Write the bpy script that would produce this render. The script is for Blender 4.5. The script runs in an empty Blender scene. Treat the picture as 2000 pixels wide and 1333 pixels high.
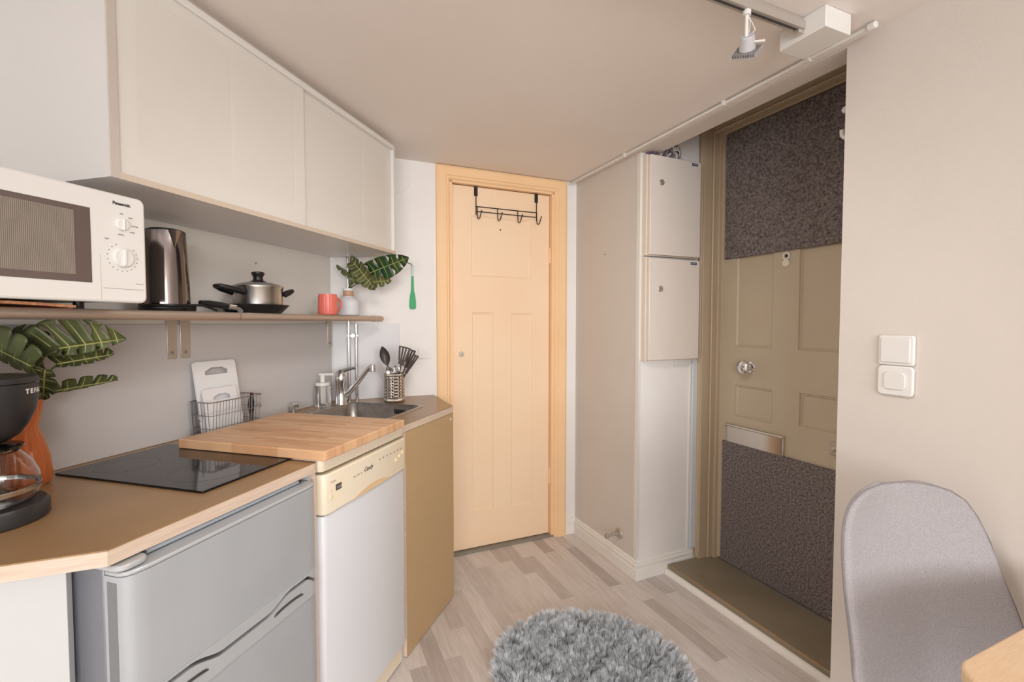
import bpy, math, random
import numpy as np
from mathutils import Vector, Matrix
random.seed(7); np.random.seed(7)
sc = bpy.context.scene
COL = sc.collection
# ------------------------------------------------------------------ camera, world, light, exposure
H = 1.267
PITCH = math.atan(35.5 / 920)
cam_d = bpy.data.cameras.new('camera')
cam_d.sensor_width = 36.0
cam_d.lens = 36.0 * 920 / 2000
cam_d.clip_start = 0.02
cam = bpy.data.objects.new('camera', cam_d); COL.objects.link(cam)
cam.location = (0, 0, H); cam.rotation_euler = (math.pi / 2 - PITCH, 0, 0)
sc.camera = cam
sc.view_settings.view_transform = 'Standard'
sc.view_settings.look = 'None'
sc.view_settings.gamma = 1.0
sc.view_settings.use_curve_mapping = False
sc.view_settings.exposure = 0.08
w = bpy.data.worlds.new('world'); sc.world = w; w.use_nodes = True
w.node_tree.nodes['Background'].inputs[0].default_value = (0.80, 0.90, 1.0, 1)
w.node_tree.nodes['Background'].inputs[1].default_value = 1.3


def area(name, loc, rot, sx, sy, power, col=(1, 1, 1)):
    d = bpy.data.lights.new(name, 'AREA'); d.shape = 'RECTANGLE'; d.size = sx; d.size_y = sy
    d.energy = power; d.color = col
    o = bpy.data.objects.new(name, d); COL.objects.link(o); o.location = loc; o.rotation_euler = rot
    return o


# daylight through the two panes of the big window behind the camera (faces +Y, tipped slightly down)
area('window_daylight', (0.95, -3.38, 1.45), (math.radians(95), 0, 0), 3.7, 1.25, 140, (0.985, 0.99, 1.0))

# added fill light without a fixture, unseen above the frame, brightens the room
ld = bpy.data.lights.new('fill_spot', 'SPOT'); ld.energy = 30; ld.color = (1.0, 0.965, 0.93)
ld.spot_size = math.radians(165); ld.spot_blend = 1.0; ld.shadow_soft_size = 0.14
lo = bpy.data.objects.new('fill_spot', ld); COL.objects.link(lo); lo.location = (0.02, 0.90, 1.99)
lo.rotation_euler = (math.radians(30), 0, math.radians(-8))

# ------------------------------------------------------------------ helpers
KA = math.radians(-15.7696)      # kitchen side: local x points out of the left wall, y runs along it
RA = math.radians(23.7442)       # entrance side: local x points into the right wall, y runs along it
FR = {'K': KA, 'R': RA, 'W': 0.0}


def to_world(fr, p):
    a = FR[fr]; c, s = math.cos(a), math.sin(a)
    return Vector((c * p[0] - s * p[1], s * p[0] + c * p[1], p[2]))


def conv(src, dst, p):
    q = to_world(src, p); a = -FR[dst]; c, s = math.cos(a), math.sin(a)
    return Vector((c * q[0] - s * q[1], s * q[0] + c * q[1], q[2]))


def lin(c):
    return tuple(((v / 255) / 12.92 if v / 255 <= 0.04045 else ((v / 255 + 0.055) / 1.055) ** 2.4) for v in c) + (1,)


MATS = {}


def mat(name, rgb, rough=0.5, metal=0.0, **kw):
    m = bpy.data.materials.new(name); m.use_nodes = True; MATS[name] = m
    b = m.node_tree.nodes['Principled BSDF']
    b.inputs['Base Color'].default_value = lin(rgb)
    b.inputs['Roughness'].default_value = rough
    b.inputs['Metallic'].default_value = metal
    for k, v in kw.items():
        b.inputs[k.replace('_', ' ')].default_value = v
    return m


def nd(m, t, **kw):
    n = m.node_tree.nodes.new(t)
    for k, v in kw.items(): setattr(n, k, v)
    return n


def lk(m, a, b): m.node_tree.links.new(a, b)


def noisy(m, rgb2, scale=20, detail=4, lo=0.35, hi=0.65, stretch=(1, 1, 1), bump=0.0, bscale=None, base=None):
    """mix the base colour with rgb2 by noise, add a little bump"""
    b = m.node_tree.nodes['Principled BSDF']
    tc = nd(m, 'ShaderNodeTexCoord'); mp = nd(m, 'ShaderNodeMapping'); mp.inputs['Scale'].default_value = stretch
    lk(m, tc.outputs['Object'], mp.inputs['Vector'])
    n = nd(m, 'ShaderNodeTexNoise'); n.inputs['Scale'].default_value = scale; n.inputs['Detail'].default_value = detail
    lk(m, mp.outputs[0], n.inputs['Vector'])
    r = nd(m, 'ShaderNodeValToRGB'); r.color_ramp.elements[0].position = lo; r.color_ramp.elements[1].position = hi
    r.color_ramp.elements[0].color = b.inputs['Base Color'].default_value[:]
    r.color_ramp.elements[1].color = lin(rgb2)
    lk(m, n.outputs[0], r.inputs[0]); lk(m, r.outputs[0], b.inputs['Base Color'])
    if bump:
        n2 = n
        if bscale:
            n2 = nd(m, 'ShaderNodeTexNoise'); n2.inputs['Scale'].default_value = bscale; n2.inputs['Detail'].default_value = 3
            lk(m, mp.outputs[0], n2.inputs['Vector'])
        bp = nd(m, 'ShaderNodeBump'); bp.inputs['Strength'].default_value = bump; bp.inputs['Distance'].default_value = 0.002
        lk(m, n2.outputs[0], bp.inputs['Height']); lk(m, bp.outputs[0], b.inputs['Normal'])
    return m


class MB:
    def __init__(s): s.v = []; s.f = []; s.m = []
    def add(s, vs, fs, m=0):
        o = len(s.v); s.v += [tuple(p) for p in vs]; s.f += [tuple(i + o for i in f) for f in fs]; s.m += [m] * len(fs)
        return s
    def box(s, x0, x1, y0, y1, z0, z1, m=0):
        x0, x1 = sorted((x0, x1)); y0, y1 = sorted((y0, y1)); z0, z1 = sorted((z0, z1))
        v = [(x, y, z) for z in (z0, z1) for x, y in ((x0, y0), (x1, y0), (x1, y1), (x0, y1))]
        return s.add(v, [(3, 2, 1, 0), (4, 5, 6, 7), (0, 1, 5, 4), (1, 2, 6, 5), (2, 3, 7, 6), (3, 0, 4, 7)], m)
    def obox(s, c, ax, ay, az, m=0):
        """oriented box: centre + three half-extent vectors"""
        c, ax, ay, az = map(Vector, (c, ax, ay, az))
        v = [c + ax * i + ay * j + az * k for k in (-1, 1) for i, j in ((-1, -1), (1, -1), (1, 1), (-1, 1))]
        return s.add(v, [(3, 2, 1, 0), (4, 5, 6, 7), (0, 1, 5, 4), (1, 2, 6, 5), (2, 3, 7, 6), (3, 0, 4, 7)], m)
    def prism(s, poly, a0, a1, ax='z', m=0):
        n = len(poly)
        area_ = sum(poly[i][0] * poly[(i + 1) % n][1] - poly[(i + 1) % n][0] * poly[i][1] for i in range(n))
        if area_ < 0: poly = poly[::-1]
        def P(p, a): return {'z': (p[0], p[1], a), 'x': (a, p[0], p[1]), 'y': (p[0], a, p[1])}[ax]
        v = [P(p, a0) for p in poly] + [P(p, a1) for p in poly]
        fs = [tuple(range(n - 1, -1, -1)), tuple(range(n, 2 * n))] + [(i, (i + 1) % n, n + (i + 1) % n, n + i) for i in range(n)]
        if ax == 'y': fs = [tuple(reversed(f)) for f in fs]
        return s.add(v, fs, m)
    def ring(s, c, u, v_, r, n): return [Vector(c) + u * (r * math.cos(2 * math.pi * i / n)) + v_ * (r * math.sin(2 * math.pi * i / n)) for i in range(n)]
    def cyl(s, p0, p1, r0, r1=None, n=24, m=0):
        p0, p1 = Vector(p0), Vector(p1); r1 = r0 if r1 is None else r1
        d = (p1 - p0).normalized(); u = d.orthogonal().normalized(); w_ = d.cross(u)
        v = s.ring(p0, u, w_, r0, n) + s.ring(p1, u, w_, r1, n)
        return s.add(v, [tuple(range(n - 1, -1, -1)), tuple(range(n, 2 * n))] + [(i, (i + 1) % n, n + (i + 1) % n, n + i) for i in range(n)], m)
    def tube(s, pts, r, n=8, closed=False, m=0):
        pts = [Vector(p) for p in pts]; N = len(pts); rs = r if isinstance(r, (list, tuple)) else [r] * N
        u = None; v = []
        for i in range(N):
            if closed: t = pts[(i + 1) % N] - pts[i - 1]
            else: t = pts[min(i + 1, N - 1)] - pts[max(i - 1, 0)]
            t.normalize()
            if u is None: u = t.orthogonal().normalized()
            u = (u - t * u.dot(t)).normalized()
            v += s.ring(pts[i], u, t.cross(u), rs[i], n)
        f = []
        for i in range(N if closed else N - 1):
            a = i * n; b = ((i + 1) % N) * n
            f += [(a + k, a + (k + 1) % n, b + (k + 1) % n, b + k) for k in range(n)]
        if not closed: f += [tuple(range(n - 1, -1, -1)), tuple(range((N - 1) * n, N * n))]
        return s.add(v, f, m)
    def lathe(s, c, prof, n=40, m=0, rfun=None, cap=True):
        """prof: list of (r, z) ; axis z through c"""
        v = []; f = []
        for (r, z) in prof:
            for i in range(n):
                a = 2 * math.pi * i / n; rr = r * (rfun(a, z) if rfun else 1)
                v.append((c[0] + rr * math.cos(a), c[1] + rr * math.sin(a), c[2] + z))
        for k in range(len(prof) - 1):
            f += [(k * n + i, k * n + (i + 1) % n, (k + 1) * n + (i + 1) % n, (k + 1) * n + i) for i in range(n)]
        if cap:
            if prof[0][0] > 1e-5: f.append(tuple(range(n - 1, -1, -1)))
            if prof[-1][0] > 1e-5: f.append(tuple(range((len(prof) - 1) * n, len(prof) * n)))
        return s.add(v, f, m)
    def disc_y(s, c, r, t, n=28, m=0):
        return s.cyl((c[0], c[1], c[2]), (c[0], c[1] + t, c[2]), r, n=n, m=m)


def make_obj(name, mb, mats, org=(0, 0, 0), parent=None, bevel=0, seg=2, smooth=40, subsurf=0, solid=0):
    me = bpy.data.meshes.new(name)
    me.from_pydata([(x - org[0], y - org[1], z - org[2]) for x, y, z in mb.v], [], mb.f)
    if not isinstance(mats, (list, tuple)): mats = [mats]
    for m in mats: me.materials.append(m)
    if len(mats) > 1: me.polygons.foreach_set('material_index', mb.m)
    me.update(); me.validate()
    if smooth:
        me.shade_smooth()
        me.set_sharp_from_angle(angle=math.radians(smooth))
    o = bpy.data.objects.new(name, me); COL.objects.link(o)
    if solid:
        md = o.modifiers.new('solid', 'SOLIDIFY'); md.thickness = solid; md.offset = 0
    if bevel:
        md = o.modifiers.new('bevel', 'BEVEL'); md.width = bevel; md.segments = seg; md.limit_method = 'ANGLE'; md.angle_limit = math.radians(35)
    if subsurf:
        md = o.modifiers.new('sub', 'SUBSURF'); md.levels = subsurf; md.render_levels = subsurf
    if parent: o.parent = parent
    return o


def tag(o, label, cat, group=None):
    o['label'] = label; o['category'] = cat
    if group: o['group'] = group


class Thing:
    def __init__(s, name, label, cat, fr, base, group=None):
        s.fr, s.base = fr, base
        o = bpy.data.objects.new(name, None); COL.objects.link(o); o.empty_display_size = 0.05
        o.location = to_world(fr, base); o.rotation_euler = (0, 0, FR[fr])
        tag(o, label, cat, group); s.o = o
    def part(s, name, mb, mats, parent=None, label=None, **kw):
        o = make_obj(name, mb, mats, s.base, parent or s.o, **kw)
        if label: o['label'] = label
        return o


def single(name, label, cat, fr, base, mb, mats, group=None, **kw):
    o = make_obj(name, mb, mats, base, None, **kw)
    o.location = to_world(fr, base); o.rotation_euler = (0, 0, FR[fr]); tag(o, label, cat, group)
    return o


def struct(name, fr, mb, mats, parent=None, **kw):
    o = make_obj(name, mb, mats, (0, 0, 0), parent, **kw)
    if parent is None:
        o.rotation_euler = (0, 0, FR[fr]); o['kind'] = 'structure'
    return o


def text_mb(body, size, pos, X, Y, depth=0.0003, align='CENTER', shear=0.0, bold=0.0):
    cu = bpy.data.curves.new('t', 'FONT'); cu.body = body; cu.size = size; cu.align_x = align; cu.align_y = 'CENTER'
    cu.extrude = depth; cu.shear = shear; cu.offset = bold
    o = bpy.data.objects.new('t', cu); COL.objects.link(o)
    bpy.context.view_layer.update()
    me = bpy.data.meshes.new_from_object(o.evaluated_get(bpy.context.evaluated_depsgraph_get()))
    X, Y = Vector(X), Vector(Y); Z = X.cross(Y); mb = MB()
    mb.add([Vector(pos) + X * v.co.x + Y * v.co.y + Z * v.co.z for v in me.vertices], [tuple(p.vertices) for p in me.polygons])
    bpy.data.objects.remove(o); bpy.data.curves.remove(cu); bpy.data.meshes.remove(me)
    return mb


KX, KY = (0, 1, 0), (0, 0, 1)        # reading direction on faces that look out of the kitchen wall
RX, RY = (1, 0, 0), (0, 0, 1)        # ... on faces that look back towards the camera (entrance frame)


def rrect(x0, x1, y0, y1, r, n=5):
    out = []
    for cx, cy, a in ((x1 - r, y0 + r, -90), (x1 - r, y1 - r, 0), (x0 + r, y1 - r, 90), (x0 + r, y0 + r, 180)):
        for i in range(n + 1):
            t = math.radians(a + 90 * i / n); out.append((cx + r * math.cos(t), cy + r * math.sin(t)))
    return out


# ------------------------------------------------------------------ materials
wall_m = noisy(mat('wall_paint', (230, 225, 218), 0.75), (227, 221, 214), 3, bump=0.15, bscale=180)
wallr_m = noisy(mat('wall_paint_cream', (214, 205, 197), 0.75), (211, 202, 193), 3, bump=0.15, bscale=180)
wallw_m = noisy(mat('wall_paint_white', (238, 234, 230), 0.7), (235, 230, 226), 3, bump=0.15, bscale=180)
ceil_m = noisy(mat('ceiling_paint', (240, 232, 226), 0.6), (237, 229, 222), 2, bump=0.08, bscale=120)
base_m = mat('skirting_paint', (234, 229, 222), 0.4)
white_gloss = mat('white_gloss', (226, 223, 218), 0.3)
white_plastic = mat('white_plastic', (228, 225, 220), 0.35)
cream_plastic = noisy(mat('cream_plastic', (236, 226, 206), 0.35), (237, 222, 196), 4)
cab_white = mat('cabinet_white', (224, 221, 218), 0.35)
orange_paint = noisy(mat('orange_paint', (247, 218, 186), 0.4), (246, 214, 179), 3, bump=0.1, bscale=40)
orange_trim = noisy(mat('orange_trim_paint', (246, 208, 163), 0.38), (244, 203, 156), 3, bump=0.1, bscale=40)
olive = noisy(mat('olive_paint', (192, 176, 152), 0.4), (187, 171, 147), 3, bump=0.12, bscale=50)
olive_frame = noisy(mat('olive_frame_paint', (186, 166, 140), 0.38), (181, 161, 134), 3, bump=0.1, bscale=40)
felt = noisy(mat('felt', (78, 69, 68), 1.0), (150, 138, 134), 120, 8, 0.33, 0.74, bump=0.12, bscale=260)
chrome = mat('chrome', (225, 225, 226), 0.14, 1.0)
steel = noisy(mat('brushed_steel', (190, 186, 180), 0.3, 1.0), (172, 168, 162), 60, stretch=(1, 1, 0.05))
steel_sink = noisy(mat('sink_steel', (176, 172, 168), 0.32, 1.0), (160, 156, 150), 40, stretch=(1, 0.1, 1))
shelf_metal = noisy(mat('shelf_metal', (196, 178, 162), 0.36, 0.6), (186, 168, 152), 30, stretch=(1, 0.02, 1))
shelf_under = mat('shelf_grey', (186, 180, 174), 0.5)
alu = mat('bracket_aluminium', (205, 196, 186), 0.35, 0.75)
dark_chrome = mat('dark_chrome', (132, 124, 122), 0.12, 1.0)
black_plastic = mat('black_plastic', (24, 22, 22), 0.38)
black_gloss = mat('black_gloss', (14, 13, 14), 0.12)
black_metal = mat('black_metal', (40, 34, 32), 0.45, 0.3)
nonstick = mat('nonstick', (32, 28, 27), 0.3)
dark_nylon = mat('dark_nylon', (72, 63, 60), 0.4)
bamboo = mat('bamboo', (222, 172, 128), 0.45)
plyedge = noisy(mat('ply_edge', (222, 202, 184), 0.5), (208, 184, 164), 60, stretch=(0.2, 0.2, 6))
lino = noisy(mat('golden_laminate', (164, 131, 94), 0.3), (156, 123, 87), 6, bump=0.05, bscale=300)
gold_front = mat('golden_front', (190, 160, 118), 0.45)
cooktop_m = mat('cooktop_glass', (18, 17, 19), 0.06)
cook_mark = mat('cooktop_marking', (70, 66, 66), 0.3)
fridge_m = noisy(mat('fridge_silver', (180, 184, 188), 0.4, 0.15), (176, 180, 184), 8)
fridge_l = mat('fridge_trim_silver', (190, 193, 196), 0.35, 0.2)
fridge_side = mat('fridge_side_grey', (132, 134, 142), 0.4, 0.3)
dark_gap = mat('dark_gap', (66, 64, 66), 0.6)
dw_white = mat('dishwasher_white', (224, 226, 230), 0.35)
splash_m = noisy(mat('backsplash_grey', (202, 198, 197), 0.35), (199, 195, 193), 4)
splash2_m = mat('backsplash_light_grey', (214, 213, 214), 0.35)
leaf_m = noisy(mat('leaf_green', (72, 80, 44), 0.42), (100, 104, 62), 14, 3)
leaf_d = noisy(mat('leaf_dark_green', (30, 66, 36), 0.4), (66, 82, 34), 14, 3)
vein_m = mat('leaf_vein', (172, 170, 104), 0.5)
stem_m = mat('stem_green', (84, 88, 44), 0.5)
coral = mat('coral_glaze', (226, 116, 100), 0.3)
vase_white = mat('white_bisque', (224, 224, 226), 0.55)
cork_m = noisy(mat('cork', (238, 176, 132), 0.8), (196, 130, 92), 120, 5, bump=0.4)
green_plastic = mat('green_plastic', (20, 158, 92), 0.3)
chair_m = noisy(mat('chair_fabric', (172, 168, 170), 0.95), (152, 147, 149), 420, 2, 0.3, 0.7, bump=0.5)
table_m = noisy(mat('table_ash', (232, 202, 166), 0.4), (224, 190, 152), 10, 4, stretch=(3, 40, 3))
blue_label = mat('blue_label', (34, 56, 92), 0.4)
pale_mark = mat('pale_marking', (196, 204, 214), 0.5)
grey_mark = mat('grey_marking', (140, 134, 128), 0.5)
black_mark = mat('black_marking', (44, 40, 42), 0.5)
wire_m = mat('grey_wire', (160, 156, 156), 0.35, 0.8)
bare_wood = mat('bare_wood', (196, 132, 80), 0.7)
frosted = mat('frosted_glass', (222, 217, 209), 0.28, Transmission_Weight=0.04, IOR=1.3, Coat_Weight=0.25, Coat_Roughness=0.15)
clear_glass = mat('clear_glass', (250, 250, 250), 0.02, Transmission_Weight=1.0, IOR=1.3)
amber_glass = mat('amber_glass', (254, 170, 108), 0.06, Transmission_Weight=0.72, IOR=1.25)
plastic_white_tr = mat('milky_polyethylene', (232, 231, 232), 0.5)
cable_w = mat('white_cable', (226, 220, 214), 0.5)
cable_p = mat('violet_cable', (112, 72, 108), 0.5)
cable_b = mat('black_cable', (38, 34, 36), 0.5)
metal_nickel = mat('nickel', (206, 198, 188), 0.35, 0.7)
doorstop_m = mat('doorstop_grey', (176, 166, 154), 0.4, 0.3)

# bamboo / beech block: short staves
def stave_wood(m, c1, c2, c3, sx, sy, vec_scale=(1, 1, 1), grain=(2, 30, 2), rot=0.0, contrast=0.5):
    b = m.node_tree.nodes['Principled BSDF']
    tc = nd(m, 'ShaderNodeTexCoord'); mp = nd(m, 'ShaderNodeMapping'); mp.inputs['Rotation'].default_value = (0, 0, rot)
    lk(m, tc.outputs['Object'], mp.inputs['Vector'])
    br = nd(m, 'ShaderNodeTexBrick'); br.offset = 0.37; br.offset_frequency = 2; br.squash = 1.0
    br.inputs['Scale'].default_value = 1.0; br.inputs['Brick Width'].default_value = sx; br.inputs['Row Height'].default_value = sy
    br.inputs['Mortar Size'].default_value = 0.0006; br.inputs['Mortar Smooth'].default_value = 0.5; br.inputs['Bias'].default_value = 0.0
    br.inputs['Color1'].default_value = (0, 0, 0, 1); br.inputs['Color2'].default_value = (1, 1, 1, 1); br.inputs['Mortar'].default_value = (0.4, 0.4, 0.4, 1)
    lk(m, mp.outputs[0], br.inputs['Vector'])
    r = nd(m, 'ShaderNodeValToRGB'); e = r.color_ramp.elements
    e[0].color = lin(c1); e[1].color = lin(c3); k = e.new(0.6); k.color = lin(c2)
    lk(m, br.outputs['Color'], r.inputs[0])
    mp2 = nd(m, 'ShaderNodeMapping'); mp2.inputs['Scale'].default_value = (grain[1], grain[0], grain[2]) if rot else grain
    lk(m, tc.outputs['Object'], mp2.inputs['Vector'])
    n = nd(m, 'ShaderNodeTexNoise'); n.inputs['Scale'].default_value = 3.0; n.inputs['Detail'].default_value = 6; n.inputs['Roughness'].default_value = 0.62
    lk(m, mp2.outputs[0], n.inputs['Vector'])
    r2 = nd(m, 'ShaderNodeValToRGB'); r2.color_ramp.elements[0].position = 0.3; r2.color_ramp.elements[1].position = 0.7
    r2.color_ramp.elements[0].color = (0.62, 0.6, 0.58, 1); r2.color_ramp.elements[1].color = (1.0, 1.0, 1.0, 1)
    lk(m, n.outputs[0], r2.inputs[0])
    mx = nd(m, 'ShaderNodeMix', data_type='RGBA', blend_type='MULTIPLY'); mx.inputs[0].default_value = contrast
    lk(m, r.outputs[0], mx.inputs[6]); lk(m, r2.outputs[0], mx.inputs[7]); lk(m, mx.outputs[2], b.inputs['Base Color'])
    return m


floor_m = stave_wood(mat('floor_laminate', (190, 175, 162), 0.42), (230, 222, 217), (224, 214, 208), (190, 178, 171), 0.42, 0.066, grain=(2.2, 26, 2), rot=math.pi / 2, contrast=0.55)
stave_wood(bamboo, (232, 190, 150), (224, 178, 136), (208, 156, 114), 0.16, 0.019, grain=(4, 60, 4), contrast=0.4)

# ribbed golden front: fine horizontal ribs
def rib_bump(m, scale, axis=2, strength=0.5):
    b = m.node_tree.nodes['Principled BSDF']
    tc = nd(m, 'ShaderNodeTexCoord'); wv = nd(m, 'ShaderNodeTexWave', wave_type='BANDS', bands_direction='XYZ'[axis])
    wv.inputs['Scale'].default_value = scale; lk(m, tc.outputs['Object'], wv.inputs['Vector'])
    bp = nd(m, 'ShaderNodeBump'); bp.inputs['Strength'].default_value = strength; bp.inputs['Distance'].default_value = 0.001
    lk(m, wv.outputs[0], bp.inputs['Height']); lk(m, bp.outputs[0], b.inputs['Normal'])


rib_bump(gold_front, 45, 2, 0.35)
# fine woven grid inside the microwave window
mesh_m = mat('microwave_window', (134, 124, 114), 0.3)
rib_bump(mesh_m, 110, 1, 0.4)
mw_frame = mat('microwave_window_border', (104, 90, 85), 0.15)

# ------------------------------------------------------------------ the room
BW = 2.42          # back wall (entrance frame y)
RW = 1.48          # right wall (entrance frame x)
LW = -1.45         # left wall (kitchen frame x)
CZ = 2.09
# corner of left wall and back wall
def corner_K():
    best = None
    a = conv('K', 'R', (LW, 0, 0)); b = conv('K', 'R', (LW, 1, 0))
    t = (BW - a.y) / (b.y - a.y)
    return t
CY = corner_K()    # y of the corner in the kitchen frame
CR = conv('K', 'R', (LW, CY, 0)).x

wl0 = to_world('K', (LW, -2.6, 0)); corner = to_world('K', (LW, CY, 0))
fl = MB().box(-4.2, 1.68, -4.6, 2.62, -0.06, 0.0)
struct('floor', 'R', fl, floor_m)
cl = MB().box(-4.2, RW + 0.02, -4.6, 2.62, CZ, CZ + 0.08).box(RW - 0.0, 2.2, 0.7, 2.1, 2.45, 2.5)
struct('ceiling', 'R', cl, ceil_m)
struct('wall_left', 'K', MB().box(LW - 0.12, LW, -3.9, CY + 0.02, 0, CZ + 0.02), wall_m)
# back wall with the opening of the orange door
DO0, DO1, DOZ = 0.70, 1.335, 2.025
wb = MB().box(CR - 0.02, DO0, BW, BW + 0.14, 0, CZ + 0.02).box(DO1, RW + 0.1, BW, BW + 0.14, 0, CZ + 0.02)
wb.box(DO0, DO1, BW, BW + 0.14, DOZ, CZ + 0.02).box(DO0 - 0.05, DO1 + 0.05, BW + 0.12, BW + 0.14, 0, DOZ + 0.02)
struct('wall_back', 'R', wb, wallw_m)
# right wall: block left of the entrance niche, block right of it, shallow header
NS, NE, HZ = 1.84, 0.905, 2.08
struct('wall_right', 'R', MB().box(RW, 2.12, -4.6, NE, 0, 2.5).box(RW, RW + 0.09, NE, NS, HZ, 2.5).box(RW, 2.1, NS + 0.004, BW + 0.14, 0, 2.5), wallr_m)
struct('wall_niche', 'R', MB().box(RW + 0.0005, 2.1, NS, NS + 0.004, 0, 2.5).box(1.86, 2.1, NE, NS, 2.30, 2.5), wallw_m)
struct('trim_1', 'R', MB().prism([(RW - 0.002, NS - 0.002), (RW - 0.002, NS + 0.022), (RW + 0.001, NS + 0.022), (RW + 0.001, NS + 0.001), (RW + 0.012, NS + 0.001), (RW + 0.012, NS - 0.002)], 0.1, HZ), white_gloss)
# rear wall with a wide window
rear = MB()
WX0, WX1, WZ0, WZ1, RY_ = -0.95, 2.85, 0.80, 2.04, -3.2
rear.box(-2.7, WX0, RY_ - 0.12, RY_, 0, CZ + 0.02).box(WX1, 3.3, RY_ - 0.12, RY_, 0, CZ + 0.02)
rear.box(WX0, WX1, RY_ - 0.12, RY_, 0, WZ0).box(WX0, WX1, RY_ - 0.12, RY_, WZ1, CZ + 0.02)
struct('wall_rear', 'W', rear, wall_m)
wf = MB()
for x in (WX0, WX0 + 1.25, WX0 + 2.5, WX1 - 0.05): wf.box(x, x + 0.05, RY_ - 0.09, RY_ - 0.04, WZ0, WZ1)
for z in (WZ0, WZ1 - 0.05): wf.box(WX0, WX1, RY_ - 0.09, RY_ - 0.04, z, z + 0.05)
wo = struct('window_1', 'W', wf, white_gloss, bevel=0.004)
struct('window_sill', 'W', MB().box(WX0 - 0.05, WX1 + 0.05, RY_ - 0.04, RY_ + 0.12, WZ0 - 0.03, WZ0), white_gloss, parent=wo)


# skirting boards with a grooved profile
def skirt_profile(h=0.095, t=0.014):
    return [(0, 0), (t, 0), (t, h * 0.55), (t * 0.75, h * 0.58), (t * 0.75, h * 0.66), (t * 0.95, h * 0.69), (t * 0.95, h * 0.78), (t * 0.6, h * 0.84), (t * 0.6, h * 0.92), (t * 0.25, h), (0, h)]


pr = skirt_profile()
t_ = 0.014
def skirt_run(mb, p0, p1, out, m0=0, m1=0):
    """p0->p1 along the wall, out = outward unit vector; m0/m1 extend the end with the profile (mitre)"""
    p0, p1, out = Vector(p0), Vector(p1), Vector(out); d = (p1 - p0).normalized(); n = len(pr)
    v = [p0 - d * (a * m0) + out * a + Vector((0, 0, z)) for a, z in pr] + [p1 + d * (a * m1) + out * a + Vector((0, 0, z)) for a, z in pr]
    mb.add(v, [tuple(range(n)), tuple(range(2 * n - 1, n - 1, -1))] + [(i, n + i, n + (i + 1) % n, (i + 1) % n) for i in range(n)])
sk = MB(); skirt_run(sk, (RW, NS, 0), (RW, BW, 0), (-1, 0, 0), 1, -1)
struct('baseboard_right', 'R', sk, base_m, smooth=25)
sk = MB(); skirt_run(sk, (RW, NS, 0), (1.648, NS, 0), (0, -1, 0), 1, 0)
skb = MB()
skirt_run(sk, (1.648, NS, 0), (1.83, NS, 0), (0, -1, 0), 0, 0)
struct('baseboard_niche', 'R', sk, base_m, smooth=25)
sk = MB(); skirt_run(sk, (1.408, BW, 0), (RW, BW, 0), (0, -1, 0), 0, -1)
struct('baseboard_back', 'R', sk, base_m, smooth=25)
sk = MB(); skirt_run(sk, (RW, -4.0, 0), (RW, NE, 0), (-1, 0, 0), 0, 0)
struct('baseboard_side', 'R', sk, base_m, smooth=25)

# raised olive door step and its white quarter-round
st = MB().box(1.662, 2.0, NE + 0.001, NS - 0.016, 0.0, 0.045)
stp = struct('trim_2', 'R', st, noisy(mat('step_paint', (142, 129, 108), 0.35), (132, 119, 98), 5, bump=0.2, bscale=30), bevel=0.006)
wr = MB()
for a, b, u in ((1.80, 1.77, 1.668), (1.73, 1.60, 1.671), (1.58, 1.36, 1.671), (1.33, 1.17, 1.669), (1.14, 1.05, 1.668)):
    k = 9
    for i in range(k):
        y0 = a + (b - a) * i / k; y1 = a + (b - a) * (i + 1) / k; wv_ = 0.0022 + 0.003 * random.random()
        wr.box(u - 0.004, u - 0.004 + wv_, y1, y0, 0.0425, 0.0456)
wb_ = struct('worn_edge', 'R', wr, bare_wood, parent=stp, smooth=0)
q = [(0, 0)] + [(-0.02 * math.cos(a), 0.024 * math.sin(a)) for a in [math.pi / 2 * i / 6 for i in range(7)]]
struct('trim_3', 'R', MB().prism([(1.662 + a, z + 0.0005) for a, z in q], NE + 0.001, NS - 0.016, 'y'), base_m)


# ---- panelled doors
def panel_slab(mb, u0, u1, z0, z1, panels, yf, th, depth, bev, face):
    """face(u, y, z) maps door coordinates (across, depth behind the face, up) to the frame"""
    us = sorted({u0, u1} | {p[0] for p in panels} | {p[1] for p in panels}); zs = sorted({z0, z1} | {p[2] for p in panels} | {p[3] for p in panels})
    def quad(pts): mb.add([face(*p) for p in pts], [(0, 1, 2, 3)])
    def inside(u, z): return any(p[0] < u < p[1] and p[2] < z < p[3] for p in panels)
    for i in range(len(us) - 1):
        for k in range(len(zs) - 1):
            if inside((us[i] + us[i + 1]) / 2, (zs[k] + zs[k + 1]) / 2): continue
            quad([(us[i], yf, zs[k]), (us[i + 1], yf, zs[k]), (us[i + 1], yf, zs[k + 1]), (us[i], yf, zs[k + 1])])
    for a, b, c, d in panels:
        rings = [(0, 0), (0.0025, depth * 0.55), (bev * 0.55, depth * 0.45), (bev, depth)]
        R = [[(a + e, yf + f, c + e), (b - e, yf + f, c + e), (b - e, yf + f, d - e), (a + e, yf + f, d - e)] for e, f in rings]
        for r0, r1 in zip(R, R[1:]):
            for i in range(4): quad([r0[i], r0[(i + 1) % 4], r1[(i + 1) % 4], r1[i]])
        quad(R[-1])
    y2 = yf + th
    quad([(u0, y2, z0), (u0, y2, z1), (u1, y2, z1), (u1, y2, z0)])
    quad([(u0, yf, z0), (u0, y2, z0), (u1, y2, z0), (u1, yf, z0)]); quad([(u0, yf, z1), (u1, yf, z1), (u1, y2, z1), (u0, y2, z1)])
    quad([(u0, yf, z0), (u0, yf, z1), (u0, y2, z1), (u0, y2, z0)]); quad([(u1, yf, z0), (u1, y2, z0), (u1, y2, z1), (u1, yf, z1)])


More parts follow.
